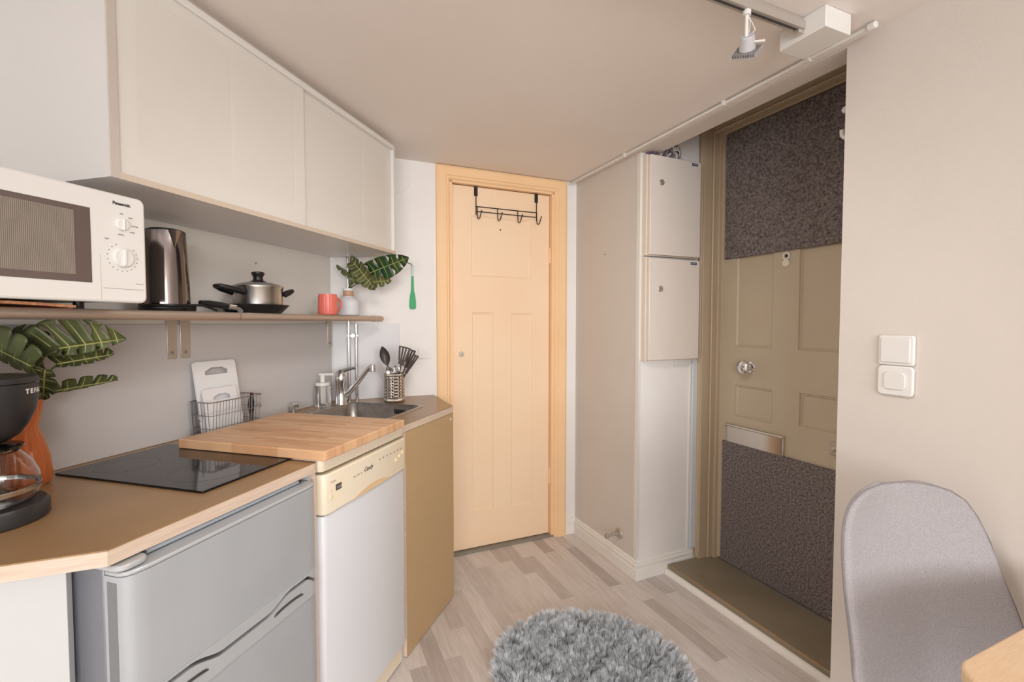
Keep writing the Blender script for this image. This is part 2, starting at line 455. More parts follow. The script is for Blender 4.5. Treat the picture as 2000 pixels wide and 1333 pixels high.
# orange door (door_1), flush in its architrave
od = MB()
D0, D1, DZ0, DZ1, DY = 0.722, 1.312, 0.016, 2.003, 2.445
panel_slab(od, D0, D1, DZ0, DZ1, [(0.828, 1.195, 1.518, 1.852), (0.832, 0.962, 0.215, 1.325), (1.066, 1.203, 0.205, 1.322)], DY, 0.035, 0.007, 0.011, lambda u, y, z: (u, y, z))
door1 = struct('door_1', 'R', od, orange_paint, smooth=20)
jm = MB()
jm.box(DO0 - 0.004, D0 - 0.003, BW - 0.004, BW + 0.1, 0, 2.02).box(D1 + 0.003, DO1 + 0.004, BW - 0.004, BW + 0.1, 0, 2.02).box(DO0 - 0.004, DO1 + 0.004, BW - 0.004, BW + 0.1, DZ1 + 0.004, 2.028)
struct('door_jamb', 'R', jm, orange_trim, parent=door1)
def arch(u0, u1, v0, v1, zt, zt2):
    mb = MB()
    def prof(a, b):   # across from outer a to inner b
        w_ = b - a
        return [(a, 0), (a, -0.016), (a + w_ * 0.16, -0.022), (a + w_ * 0.72, -0.022), (a + w_ * 0.78, -0.016), (a + w_ * 0.9, -0.016), (b, -0.008), (b, 0)]
    def run(P, Q):  # mitred legs
        n = len(P); mb.add(P + Q, [tuple(range(n)), tuple(range(2 * n - 1, n - 1, -1))] + [(i, n + i, n + (i + 1) % n, (i + 1) % n) for i in range(n)])
    L = prof(0, 1)
    def pt(t, d, side, z=None):
        zz = zt + (zt2 - zt) * t
        if side == 'l': return (u0 + (u1 - u0) * t, BW + d, zz if z is None else z)
        return (v1 + (v0 - v1) * t, BW + d, zz if z is None else z)
    run([pt(t, d, 'l', 0.0) for t, d in L], [pt(t, d, 'l') for t, d in L])
    run([pt(t, d, 'r') for t, d in L], [pt(t, d, 'r', 0.0) for t, d in L])
    run([pt(t, d, 'l') for t, d in L], [pt(t, d, 'r') for t, d in L])
    return mb
struct('door_frame', 'R', arch(0.632, 0.704, 1.332, 1.408, CZ - 0.003, 2.018), orange_trim, parent=door1, smooth=25)
struct('door_threshold', 'R', MB().box(DO0, DO1, BW - 0.005, BW + 0.1, 0.0, 0.012), mat('threshold_grey', (136, 128, 116), 0.5), parent=door1, bevel=0.002)
ky = MB().cyl((0.776, DY, 1.097), (0.776, DY - 0.008, 1.097), 0.0145).cyl((0.776, DY - 0.008, 1.097), (0.776, DY - 0.011, 1.097), 0.010)
kh = struct('keyhole_escutcheon', 'R', ky, metal_nickel, parent=door1, bevel=0.001)
struct('key_slot', 'R', MB().box(0.7745, 0.7775, DY - 0.0125, DY - 0.0105, 1.089, 1.102), black_plastic, parent=kh)
for z in (1.66, 0.36):
    struct('hinge', 'R', MB().cyl((1.3155, DY - 0.004, z - 0.045), (1.3155, DY - 0.004, z + 0.045), 0.006, n=14), orange_trim, parent=door1)
struct('peephole', 'R', MB().cyl((1.007, DY + 0.008, 1.785), (1.007, DY + 0.004, 1.785), 0.004, n=12), black_metal, parent=door1)

# entrance door (door_2) in the niche, faces the room (-x)
E0, E1, EX = 1.792, 1.02, 1.95
ed = MB()
panel_slab(ed, -E0, -E1, 0.055, 2.212, [(-1.694, -1.486, 1.148, 2.05), (-1.364, -1.12, 1.148, 2.05), (-1.686, -1.478, 0.805, 0.962), (-1.352, -1.12, 0.82, 0.965), (-1.69, -1.48, 0.2, 0.60), (-1.352, -1.12, 0.2, 0.60)], 0, 0.045, 0.010, 0.013, lambda a, y, z: (EX + y, -a, z))
door2 = struct('door_2', 'R', ed, olive, smooth=20)
fm = MB()
# stepped frame left, right and head
fm.box(1.85, 2.0, 1.803, NS - 0.001, 0.04, 2.30).box(1.905, 2.0, E0 + 0.003, 1.804, 0.04, 2.30).box(1.93, 2.0, E0 - 0.012, E0 + 0.004, 0.04, 2.216)
fm.box(1.85, 2.0, NE + 0.001, 0.955, 0.04, 2.30).box(1.905, 2.0, 0.954, E1 - 0.003, 0.04, 2.30)
fm.box(1.85, 2.0, NE + 0.001, NS - 0.001, 2.262, 2.335).box(1.872, 2.0, NE + 0.001, NS - 0.001, 2.246, 2.264).box(1.905, 2.0, NE + 0.002, NS - 0.002, 2.222, 2.25).box(1.93, 2.0, 1.0, NS - 0.03, 2.205, 2.224)
fm.cyl((1.852, 1.822, 0.045), (1.852, 1.822, 2.27), 0.011, n=14).cyl((1.906, 1.797, 0.045), (1.906, 1.797, 2.23), 0.006, n=12)
fm.cyl((1.853, 0.96, 2.268), (1.853, 1.81, 2.268), 0.010, n=14).cyl((1.907, 0.98, 2.226), (1.907, 1.80, 2.226), 0.006, n=12)
struct('door_frame', 'R', fm, olive_frame, parent=door2, bevel=0.003)
f1 = struct('acoustic_felt', 'R', MB().box(1.937, 1.9495, 1.075, 1.751, 1.585, 2.199), felt, parent=door2, bevel=0.002)
f2 = struct('acoustic_felt', 'R', MB().box(1.933, 1.9495, 1.075, 1.742, 0.06, 0.672), felt, parent=door2, bevel=0.002)
f1['label'] = 'dark grey felt sheet on the top of the door'; f2['label'] = 'dark grey felt sheet on the foot of the door'
kn = MB()
kp = [(0.0, 0.0), (0.026, 0.0), (0.026, 0.006), (0.016, 0.010), (0.014, 0.024), (0.025, 0.032), (0.032, 0.046), (0.031, 0.060), (0.021, 0.068), (0.0, 0.070)]
def lathe_x(mb, c, prof, n=32):   # axis pointing to -x
    v = []; f = []
    for r, d in prof:
        for i in range(n):
            a = 2 * math.pi * i / n; v.append((c[0] - d, c[1] + r * math.cos(a), c[2] + r * math.sin(a)))
    for k in range(len(prof) - 1):
        f += [(k * n + i, k * n + (i + 1) % n, (k + 1) * n + (i + 1) % n, (k + 1) * n + i)[::-1] for i in range(n)]
    return mb.add(v, f)
lathe_x(kn, (EX, 1.598, 1.056), kp)
struct('door_knob', 'R', kn, chrome, parent=door2)
sp = MB().cyl((EX, 1.425, 1.572), (EX - 0.007, 1.425, 1.572), 0.019, n=26)
spy = struct('spyhole', 'R', MB().tube([(EX - 0.003, 1.425 + 0.014 * math.cos(a), 1.562 + 0.014 * math.sin(a)) for a in [2 * math.pi * i / 20 for i in range(20)]], 0.0042, 8, True), white_plastic, parent=door2)
struct('spyhole_cover', 'R', MB().cyl((EX, 1.425, 1.531), (EX - 0.006, 1.425, 1.531), 0.0165, n=26), mat('spyhole_cover_cream', (226, 216, 200), 0.3), parent=spy, bevel=0.001)
struct('spyhole_lens', 'R', MB().cyl((EX, 1.425, 1.562), (EX - 0.003, 1.425, 1.562), 0.006, n=16), black_gloss, parent=spy)
ms = MB().box(EX - 0.012, EX, 1.413, 1.722, 0.662, 0.762)
msl = struct('mail_slot', 'R', ms, mat('polished_plate', (214, 208, 200), 0.14, 1.0), parent=door2, bevel=0.003)
struct('mail_slot_hood', 'R', MB().cyl((EX - 0.013, 1.41, 0.757), (EX - 0.013, 1.725, 0.757), 0.007, n=14), MATS['polished_plate'], parent=msl)
lt = struct('night_latch', 'R', MB().box(EX - 0.01, EX, 1.182, 1.218, 0.735, 0.785).cyl((EX, 1.2, 0.757), (EX - 0.022, 1.2, 0.757), 0.010, n=18), metal_nickel, parent=door2, bevel=0.002)
struct('latch_plate', 'R', MB().box(EX - 0.005, EX, 1.18, 1.196, 0.94, 0.975), metal_nickel, parent=door2, bevel=0.001)

# ------------------------------------------------------------------ kitchen: worktop
ch = lambda y: -0.961 + (y - 0.475) / 0.764     # chamfer line
worktop = [(LW + 0.001, 0.100), (-0.855, 0.556), (-0.855, 1.072), (-1.345, 1.072), (-1.345, 1.545), (-0.853, 1.545), (-0.835, 1.972)]
end_ = conv('R', 'K', (0.612, BW - 0.001, 0)); endc = conv('R', 'K', (CR + 0.001, BW - 0.001, 0))
worktop += [(end_.x, end_.y), (endc.x, endc.y)]
# sink cut-out is made by building the top from pieces around it
SX0, SX1, SY0, SY1 = -1.352, -0.955, 1.585, 1.942
T = Thing('worktop', 'golden brown laminate worktop with pale plywood edge along the left wall', 'worktop', 'K', (-1.15, 1.0, 0.86))
def top_pieces(z0, z1):
    mb = MB()
    mb.prism([(LW + 0.001, 0.100), (-0.855, 0.556), (-0.855, 1.072), (LW + 0.001, 1.072)], z0, z1)
    mb.prism([(LW + 0.001, 1.072), (-1.345, 1.072), (-1.345, 1.545), (LW + 0.001, 1.545)], z0, z1)
    mb.prism([(LW + 0.001, 1.545), (-0.853, 1.545), (-0.8515, SY0 + 0.01), (LW + 0.001, SY0 + 0.01)], z0, z1)
    mb.prism([(SX1 - 0.012, SY0 + 0.01), (-0.8515, SY0 + 0.01), (-0.8365, SY1 - 0.01), (SX1 - 0.012, SY1 - 0.01)], z0, z1)
    mb.prism([(LW + 0.001, SY0 + 0.01), (SX0 + 0.012, SY0 + 0.01), (SX0 + 0.012, SY1 - 0.01), (LW + 0.001, SY1 - 0.01)], z0, z1)
    mb.prism([(LW + 0.001, SY1 - 0.01), (-0.8365, SY1 - 0.01), (-0.835, 1.972), (end_.x, end_.y), (endc.x, endc.y)], z0, z1)
    return mb
T.part('plywood_core', top_pieces(0.862, 0.8875), plyedge, smooth=0)
T.part('laminate_surface', top_pieces(0.8876, 0.890), lino, smooth=0)

# sink
T = Thing('sink', 'small stainless steel sink set into the worktop beside the tap', 'sink', 'K', (-1.15, 1.76, 0.89))
def sink_bowl():
    mb = MB(); L = []
    def lp(inset, r, z): return [(x, y, z) for x, y in rrect(SX0 + inset, SX1 - inset, SY0 + inset, SY1 - inset, r)]
    L = [lp(0, 0.03, 0.8905), lp(0.002, 0.03, 0.8935), lp(0.014, 0.04, 0.8935), lp(0.018, 0.045, 0.889), lp(0.026, 0.05, 0.80), lp(0.045, 0.05, 0.762), lp(0.075, 0.05, 0.755)]
    n = len(L[0]); v = sum(L, []); f = []
    for k in range(len(L) - 1): f += [(k * n + i, k * n + (i + 1) % n, (k + 1) * n + (i + 1) % n, (k + 1) * n + i) for i in range(n)]
    f.append(tuple(range((len(L) - 1) * n, len(L) * n)))
    return mb.add(v, f)
T.part('basin', sink_bowl(), steel_sink, smooth=60)
T.part('drain', MB().cyl((-1.15, 1.76, 0.7555), (-1.15, 1.76, 0.758), 0.035), chrome, bevel=0.001)
ov = MB()
for i in range(6):
    ov.box(-1.10 + i * 0.009, -1.096 + i * 0.009, SY1 - 0.028, SY1 - 0.0245, 0.852, 0.872)
T.part('overflow_slots', ov, black_metal, smooth=0)

# faucet
FX, FY = -1.348, 1.868
T = Thing('kitchen_tap', 'chrome single lever kitchen tap behind the sink', 'tap', 'K', (FX, FY, 0.89))
e_ = Vector((0.962, 0.272, 0))   # roughly left-to-right across the view
tb = MB().lathe((FX, FY, 0.89), [(0.027, 0.0), (0.027, 0.006), (0.025, 0.010), (0.0245, 0.10), (0.0265, 0.105), (0.0265, 0.128), (0.021, 0.150), (0.008, 0.162), (0, 0.163)], 32)
body = T.part('tap_body', tb, chrome)
A = Vector((FX, FY, 0.935))
dirs = (e_ * 0.66 + Vector((0.25, -0.35, 0)) * 0.25).normalized()
sp_pts = [A + dirs * d + Vector((0, 0, z)) for d, z in ((0.02, 0.0), (0.045, 0.018), (0.085, 0.062), (0.125, 0.112), (0.140, 0.126), (0.155, 0.131))]
T.part('spout', MB().tube(sp_pts, [0.013, 0.013, 0.0115, 0.0105, 0.0105, 0.011], 14), chrome)
ep = sp_pts[-1]
T.part('aerator', MB().cyl(ep + Vector((0, 0, 0.012)), ep - Vector((0, 0, 0.022)), 0.0135), chrome, bevel=0.002)
lv = MB().tube([Vector((FX, FY, 1.040)), Vector((FX, FY, 1.052)) + dirs * 0.03, Vector((FX, FY, 1.062)) + dirs * 0.075], [0.012, 0.008, 0.006], 12)
T.part('lever', lv, chrome)

# hot & cold supply pipes with clamps, beside the corner on the back wall
T = Thing('water_pipes', 'pair of thin chrome water pipes rising from the worktop to the ceiling in the corner', 'pipes', 'R', (0.21, BW - 0.02, 0.89))
for u, zt in ((0.194, CZ), (0.229, 1.262)):
    T.part('pipe', MB().cyl((u, BW - 0.02, 0.891), (u, BW - 0.02, zt), 0.0075, n=16), chrome)
for z in (1.205, 0.955):
    cp = MB().box(0.186, 0.237, BW - 0.024, BW, z - 0.005, z + 0.005).cyl((0.2115, BW - 0.034, z), (0.2115, BW - 0.002, z), 0.010, n=16)
    T.part('pipe_clamp', cp, chrome, bevel=0.001)

# soap dispenser
SP = (-1.39, 1.795)
T = Thing('soap_dispenser', 'clear soap bottle with white pump head beside the tap', 'soap dispenser', 'K', (SP[0], SP[1], 0.89))
bt = MB().prism([(SP[0] + a, SP[1] + b) for a, b in rrect(-0.027, 0.027, -0.027, 0.027, 0.008)], 0.8915, 0.985)
T.part('bottle', bt, clear_glass, bevel=0.003)
T.part('cap', MB().cyl((*SP, 0.9855), (*SP, 1.000), 0.031, n=28), white_plastic, bevel=0.002)
T.part('dip_tube', MB().cyl((*SP, 0.905), (*SP, 0.985), 0.004, 0.010, n=12), white_plastic)
pm = MB().cyl((*SP, 1.0), (*SP, 1.032), 0.010, n=16)
p0 = Vector((SP[0], SP[1], 1.036)); pm.obox(p0 + e_ * 0.018, e_ * 0.034, Vector((-0.272, 0.962, 0)) * 0.007, (0, 0, 0.005))
T.part('pump_head', pm, white_plastic, bevel=0.002)

# appliance valve
VX, VY = -1.415, 1.640
T = Thing('appliance_valve', 'small chrome shut-off valve on the worktop behind the wooden board', 'valve', 'K', (VX, VY, 0.89))
T.part('valve_body', MB().cyl((VX, VY, 0.8905), (VX, VY, 0.902), 0.012, n=20).cyl((VX, VY, 0.902), (VX, VY, 0.925), 0.007, n=16), chrome, bevel=0.001)
T.part('valve_lever', MB().tube([(VX, VY, 0.922), Vector((VX, VY, 0.928)) - e_ * 0.012, Vector((VX, VY, 0.916)) + e_ * 0.02], 0.006, 10).cyl((VX, VY - 0.012, 0.923), (VX, VY + 0.012, 0.923), 0.010, n=16), chrome)

# ------------------------------------------------------------------ backsplashes
single('backsplash_panel', 'long grey backsplash panel on the left wall behind the hob', 'backsplash', 'K', (LW, 1.0, 0.89), MB().box(LW + 0.0005, LW + 0.006, -0.4, CY - 0.008, 0.8905, 1.262), splash_m, bevel=0.001)
single('backsplash_panel', 'short pale grey backsplash panel on the back wall behind the tap', 'backsplash', 'R', (0.3, BW, 0.89), MB().box(CR + 0.006, 0.440, BW - 0.006, BW - 0.0005, 0.8905, 1.262), splash2_m, bevel=0.001)

# ------------------------------------------------------------------ wall shelves
def shelf(label, y0, y1, poly, brackets, cap):
    T = Thing('wall_shelf', label, 'shelf', 'K', (LW, (y0 + y1) / 2, 1.276), 'brown metal wall shelves')
    T.part('board', MB().prism(poly, 1.280, 1.297), shelf_under, bevel=0.001)
    n = 12; pts = [(-1.212 + 0.0125 * math.cos(math.pi * (i / n - 0.5)), 1.2865 + 0.0125 * math.sin(math.pi * (i / n - 0.5))) for i in range(n + 1)] + [(-1.225, 1.299), (-1.225, 1.274)]
    T.part('front_rail', MB().prism([(a, b) for a, b in pts], y0, y1, 'y'), shelf_metal)
    if cap: T.part('end_cap', MB().prism([(-1.213 + 1.12 * (a + 1.213), 1.2865 + 1.1 * (b - 1.2865)) for a, b in pts], y1 - 0.06, y1 + 0.002, 'y'), shelf_metal)
    for y, w_ in brackets:
        bk = MB().box(LW + 0.006, LW + 0.010, y - w_, y + w_, 1.152, 1.279).box(LW + 0.006, -1.25, y - w_, y + w_, 1.2755, 1.2795)
        b = T.part('bracket', bk, alu, bevel=0.001)
        T.part('screw', MB().cyl((LW + 0.009, y, 1.172), (LW + 0.0125, y, 1.172), 0.005, n=12), grey_mark, parent=b)
shelf('left brown metal shelf carrying the microwave and the kettle', -0.3, 1.172, [(LW + 0.001, -0.3), (-1.22, -0.3), (-1.22, 1.171), (LW + 0.001, 1.171)], ((0.45, 0.016), (1.141, 0.0155)), False)
shelf('right brown metal shelf carrying the pot and the coral mug', 1.175, 1.992, [(LW + 0.001, 1.175), (-1.22, 1.175), (-1.22, 1.985), (-1.33, 1.955), (LW + 0.001, 1.935)], ((1.186, 0.0165), (1.915, 0.015)), True)

# ------------------------------------------------------------------ wall cabinets
T = Thing('wall_cabinet', 'long white wall cabinet with two sliding frosted glass doors above the shelves', 'cabinet', 'K', (LW, 1.34, 1.58))
c0, c1, z0, z1, xb, xf = 0.748, 1.938, 1.580, 2.058, LW + 0.001, -1.100
cab_edge = mat('cabinet_edge', (196, 186, 176), 0.45)
T.part('carcass', MB().box(xb, xf - 0.003, c0, c0 + 0.018, z0, z1).box(xb, xf - 0.003, c1 - 0.012, c1, z0, z1).box(xb, xf - 0.003, c0 + 0.018, c1 - 0.012, z0, z0 + 0.014).box(xb, xf - 0.003, c0 + 0.018, c1 - 0.012, z1 - 0.014, z1).box(xb, xb + 0.006, c0 + 0.018, c1 - 0.012, z0 + 0.014, z1 - 0.014), cab_white, smooth=0)
T.part('side_skin', MB().box(xb, xf - 0.003, c0 - 0.001, c0 - 0.0001, z0, z1), mat('cabinet_side', (204, 200, 197), 0.4), smooth=0)
T.part('side_edging', MB().box(xf - 0.0029, xf, c0, c0 + 0.018, z0, z1), cab_edge, smooth=0)
T.part('bottom_edging', MB().box(xf - 0.0029, xf, c0 + 0.018, c1, z0, z0 + 0.014), mat('cabinet_bottom_edge', (206, 190, 172), 0.4), smooth=0)
T.part('end_edging', MB().box(xf - 0.0029, xf + 0.001, c1 - 0.0125, c1, z0 + 0.014, z1), white_gloss, smooth=0)
T.part('top_rail', MB().box(xf - 0.02, xf + 0.004, c0 + 0.018, c1, z1 - 0.013, z1 - 0.004).box(xf - 0.004, xf + 0.001, c0, c1, z1 - 0.004, z1 + 0.008), white_gloss, bevel=0.001)
T.part('inner_shelf', MB().box(xb + 0.01, xf - 0.06, c0 + 0.019, c1 - 0.013, 1.80, 1.816), cab_white, smooth=0)
band = mat('inside_view_band', (222, 217, 209), 0.32, Coat_Weight=0.25, Coat_Roughness=0.15)
def slide(y0, y1, x, div):
    zb, zt = z0 + 0.0145, z1 - 0.0135
    d = T.part('sliding_door', MB().box(x - 0.005, x, y0, y1, zb, zt), frosted, bevel=0.0006)
    e = x + 0.0003; b_ = 0.045
    m_ = MB().box(x, e, y0 + 0.001, y0 + b_, zb, zt).box(x, e, y1 - b_, y1 - 0.001, zb, zt).box(x, e, y0 + b_, y1 - b_, zb, zb + 0.052).box(x, e, y0 + b_, y1 - b_, zt - 0.03, zt)
    T.part('inside_edge_bands', m_, band, parent=d, smooth=0)  # bands on the glass imitating the carcass edges showing through
    T.part('inside_divider_band', MB().box(x, e, div, div + 0.016, zb + 0.052, zt - 0.03), band, parent=d, smooth=0)  # band on the glass imitating the inner divider behind it
slide(c0 + 0.0185, 1.352, xf - 0.004, 1.063)
slide(1.335, c1 - 0.0127, xf - 0.0125, 1.70)
struct('trim_4', 'K', MB().box(LW, -1.125, 0.76, 1.93, 2.0585, CZ), mat('filler_strip', (196, 180, 164), 0.6))

# ------------------------------------------------------------------ base units
# white panel under the chamfered end
p0, p1 = Vector((-0.941, 0.548, 0)), Vector((-1.40, 0.217, 0)); dd = (p1 - p0).normalized(); nn = Vector((-dd.y, dd.x, 0))
if nn.y > 0: nn = -nn
pp = MB().prism([(p0.x, p0.y), (p1.x, p1.y), (p1.x - nn.x * 0.018, p1.y - nn.y * 0.018), (p0.x - nn.x * 0.018, p0.y - nn.y * 0.018)], 0.0, 0.861)
single('end_panel', 'plain white panel under the worktop left of the fridge', 'panel', 'K', (-1.17, 0.38, 0), pp, mat('panel_white', (204, 205, 205), 0.3), bevel=0.001)

# fridge
FY0, FY1 = 0.566, 1.046
T = Thing('fridge', 'silver under-counter fridge with two doors below the hob', 'fridge', 'K', (-1.1, 0.8, 0))
T.part('cabinet', MB().box(-1.42, -0.885, FY0 + 0.002, FY1 - 0.002, 0.03, 0.846).box(-1.40, -0.92, FY0 + 0.03, FY1 - 0.03, 0.0, 0.03), fridge_side, bevel=0.004)
def fdoor(z0, z1, wav0=None):
    """front face slightly bowed at the vertical edges"""
    mb = MB()
    y = lambda t: FY0 + (FY1 - FY0) * t
    prof = [(-0.880, y(0)), (-0.848, y(0)), (-0.838, y(0.012)), (-0.832, y(0.035)), (-0.829, y(0.08)), (-0.829, y(0.92)), (-0.832, y(0.965)), (-0.838, y(0.988)), (-0.848, y(1)), (-0.880, y(1))]
    return mb.prism(prof, z0, z1)
d1 = T.part('upper_door', fdoor(0.622, 0.838), fridge_m, smooth=60)
T.part('top_cap', fdoor(0.8381, 0.846), fridge_l, parent=d1, bevel=0.003, smooth=60)
def band(zlo, zhi, dx, ya=0.0, yb=1.0, n=40):
    """strip along the door whose z limits are functions of t"""
    mb = MB(); v = []
    for i in range(n + 1):
        t = ya + (yb - ya) * i / n; yy = FY0 + 0.001 + (FY1 - FY0 - 0.002) * t
        bow = 0.019 if t in (0, 1) else 0.0
        e = min(t, 1 - t); bow = 0.016 * max(0, 1 - e / 0.06) ** 2
        xo = -0.829 + dx - bow
        v += [(xo, yy, zlo(t)), (xo, yy, zhi(t)), (-0.875, yy, zhi(t)), (-0.875, yy, zlo(t))]
    f = [(0, 1, 2, 3), tuple(4 * n + k for k in (3, 2, 1, 0))]
    for i in range(n):
        a, b = 4 * i, 4 * i + 4
        f += [(a + k, b + k, b + (k + 1) % 4, a + (k + 1) % 4) for k in range(4)]
    return mb.add(v, f)
def sm(a, b, t):
    t = min(1, max(0, (t - a) / (b - a))); return t * t * (3 - 2 * t)
wave = lambda t: 0.592 + 0.0 * t + 0.020 * (sm(0.62, 0.78, t) - sm(0.90, 0.96, t)) + 0.02 * (sm(0.04, 0.1, t) - sm(0.22, 0.38, t))
T.part('lower_trim', band(lambda t: wave(t) + 0.005, lambda t: 0.6218, 0.003), fridge_l, parent=d1, smooth=60)
T.part('door_gap', band(lambda t: 0.575, lambda t: 0.61, -0.022), dark_gap, smooth=60)
d2 = T.part('lower_door', fdoor(0.06, 0.556), fridge_m, smooth=60)
T.part('upper_trim', band(lambda t: 0.5562, lambda t: wave(t) - 0.004, 0.003), fridge_l, parent=d2, smooth=60)
for a, b in ((0.66, 0.86), (0.10, 0.30)):
    gr = MB()
    pts = []
    for i in range(15):
        t = a + (b - a) * i / 14; pts.append((-0.8255, FY0 + (FY1 - FY0) * t, 0.580 + 0.006 * math.sin(math.pi * i / 14) ** 0.5 * (1 if i % 1 == 0 else 1)))
    gr.tube(pts, [0.0012] + [0.003] * 13 + [0.0012], 8)
    T.part('grip_slot', gr, dark_gap, parent=d2)
ins = mat('fridge_edge_inset', (122, 126, 128), 0.45)
T.part('edge_inset', MB().box(-0.873, -0.851, FY0 - 0.0006, FY0 + 0.0005, 0.634, 0.828), ins, parent=d1, smooth=0)
T.part('edge_inset', MB().box(-0.873, -0.851, FY0 - 0.0006, FY0 + 0.0005, 0.075, 0.54), ins, parent=d2, smooth=0)
hg = MB().prism([(x, y) for x, y in rrect(-0.93, -0.838, FY0 - 0.004, FY0 + 0.05, 0.018)], 0.8475, 0.858)
T.part('hinge', hg, fridge_l, bevel=0.003)
T.part('top_rail', MB().cyl((-0.868, FY0 + 0.06, 0.852), (-0.868, FY1 - 0.03, 0.852), 0.0048, n=12), mat('rail_silver', (188, 196, 206), 0.35, 0.2))
single('gap_strip', 'dark gap batten under the worktop above the fridge', 'filler', 'K', (-0.9, 0.8, 0.85), MB().box(-0.905, -0.885, FY0 + 0.02, FY1 + 0.004, 0.8468, 0.8612), dark_gap)  # dark strip added for the shade in the gap above the fridge
T = Thing('partition', 'narrow upright with a plywood edge between the fridge and the dishwasher', 'partition', 'K', (-1.1, 1.06, 0))
T.part('grey_side', MB().box(-1.40, -0.866, 1.051, 1.063, 0.0, 0.8615), mat('divider_grey', (190, 194, 198), 0.45))
T.part('plywood_upright', MB().box(-1.34, -0.857, 1.0645, 1.0715, 0.0, 0.8615), plyedge)

# dishwasher
WY0, WY1 = 1.077, 1.532
T = Thing('dishwasher', 'old white dishwasher with yellowed cream control panel under the wooden board', 'dishwasher', 'K', (-1.1, 1.3, 0))
T.part('body', MB().box(-1.335, -0.872, WY0 + 0.003, WY1 - 0.003, 0.0, 0.852), dw_white, bevel=0.002)
def bowed(z0, z1, x, r=0.016, xb=-0.872):
    prof = [(xb, WY0), (x - r, WY0), (x - r * 0.3, WY0 + r * 0.28), (x, WY0 + r * 1.1), (x + 0.002, (WY0 + WY1) / 2), (x, WY1 - r * 1.1), (x - r * 0.3, WY1 - r * 0.28), (x - r, WY1), (xb, WY1)]
    return MB().prism(prof, z0, z1)
lid = MB().prism([(-1.335, WY0), (-0.850, WY0), (-0.842, WY0 + 0.008), (-0.840, WY0 + 0.03), (-0.840, WY1 - 0.03), (-0.842, WY1 - 0.008), (-0.850, WY1), (-1.335, WY1)], 0.858, 0.8945)
T.part('top_cover', lid, cream_plastic, bevel=0.004, smooth=60)
cp = T.part('control_panel', bowed(0.738, 0.851, -0.832), cream_plastic, bevel=0.004, smooth=60)
T.part('door', bowed(0.092, 0.735, -0.838), dw_white, bevel=0.002, smooth=60)
T.part('kickplate', MB().box(-0.90, -0.856, WY0 + 0.004, WY1 - 0.004, 0.012, 0.088), cream_plastic, bevel=0.002)
px = -0.8305
T.part('handle_recess', MB().add(*(lambda n: ([(-0.8298, 1.20 + 0.22 * i / n, 0.7405) for i in range(n + 1)] + [(-0.8298 + 0.0035 * math.sin(math.pi * i / n), 1.20 + 0.22 * i / n, 0.7405 + 0.018 * math.sin(math.pi * i / n)) for i in range(n + 1)] + [(-0.838, 1.20 + 0.22 * i / n, 0.7405) for i in range(n + 1)],
      [(i, i + 1, n + 2 + i, n + 1 + i) for i in range(n)] + [(2 * n + 2 + i, n + 1 + i, n + 2 + i, 2 * n + 3 + i) for i in range(n)]))(20)), mat('handle_lip_orange_cream', (240, 206, 158), 0.35), parent=cp, smooth=60)
T.part('display', MB().box(-0.8345, -0.8298, 1.123, 1.147, 0.796, 0.812), black_mark, parent=cp)
seg = MB()
for k in range(3): seg.box(-0.8300, -0.8294, 1.125 + k * 0.0075, 1.130 + k * 0.0075, 0.799, 0.809)
T.part('display_digits', seg, grey_mark, parent=cp, smooth=0)
T.part('brand_lettering', text_mb('Candy', 0.019, (-0.8296, 1.283, 0.812), KX, KY, shear=0.4), black_mark, parent=cp, smooth=0)
mk = MB()
for y in (1.205, 1.212, 1.224, 1.231, 1.243): mk.box(-0.8300, -0.8294, y, y + 0.004, 0.806, 0.810)
tan = mat('tan_marking', (176, 160, 134), 0.5)
T.part('programme_marks', mk, tan, parent=cp, smooth=0)
mk = MB()
for i in range(7): mk.box(-0.8300, -0.8296, 1.345 + i * 0.023, 1.352 + i * 0.023, 0.818, 0.824)
T.part('symbol_row', mk, tan, parent=cp, smooth=0)
T.part('power_mark', MB().box(-0.8315, -0.8298, 1.102, 1.122, 0.825, 0.8265), tan, parent=cp, smooth=0)
by_m = mat('button_yellow', (238, 222, 176), 0.35)
for y, z in ((1.455, 0.788), (1.478, 0.796), (1.50, 0.804)): T.part('button', MB().cyl((-0.836, y, z), (-0.8275, y, z), 0.0065, n=16), by_m, parent=cp)
T.part('button', MB().cyl((-0.842, 1.103, 0.784), (-0.8295, 1.103, 0.784), 0.006, n=14), by_m, parent=cp)
T.part('indicator', MB().cyl((-0.842, 1.103, 0.803), (-0.8305, 1.103, 0.803), 0.004, n=12), by_m, parent=cp)

# sink cabinet with the golden ribbed front
T = Thing('sink_cabinet', 'sink cabinet with a ribbed golden front and plywood edge', 'cabinet', 'K', (-1.1, 1.77, 0))
T.part('carcass', MB().box(-1.33, -0.868, 1.537, 1.551, 0.0, 0.861).box(-0.885, -0.868, 1.551, 1.955, 0, 0.06), mat('carcass_grey_white', (205, 203, 206), 0.5), smooth=0)
gd = MB(); a0, a1 = 1.560, 1.985
gd.prism([(-0.867, a0), (-0.852, a0), (-0.840, a1), (-0.855, a1)], 0.004, 0.860)
dr = T.part('door', gd, gold_front, smooth=0)
T.part('plywood_edge', MB().prism([(-0.867, a0 - 0.0012), (-0.852, a0 - 0.0012), (-0.852, a0), (-0.867, a0)], 0.004, 0.860), plyedge, parent=dr, smooth=0)
T.part('door_knob', MB().cyl((-0.847, 1.958, 0.832), (-0.839, 1.958, 0.832), 0.006, n=16), white_plastic, parent=dr, bevel=0.001)

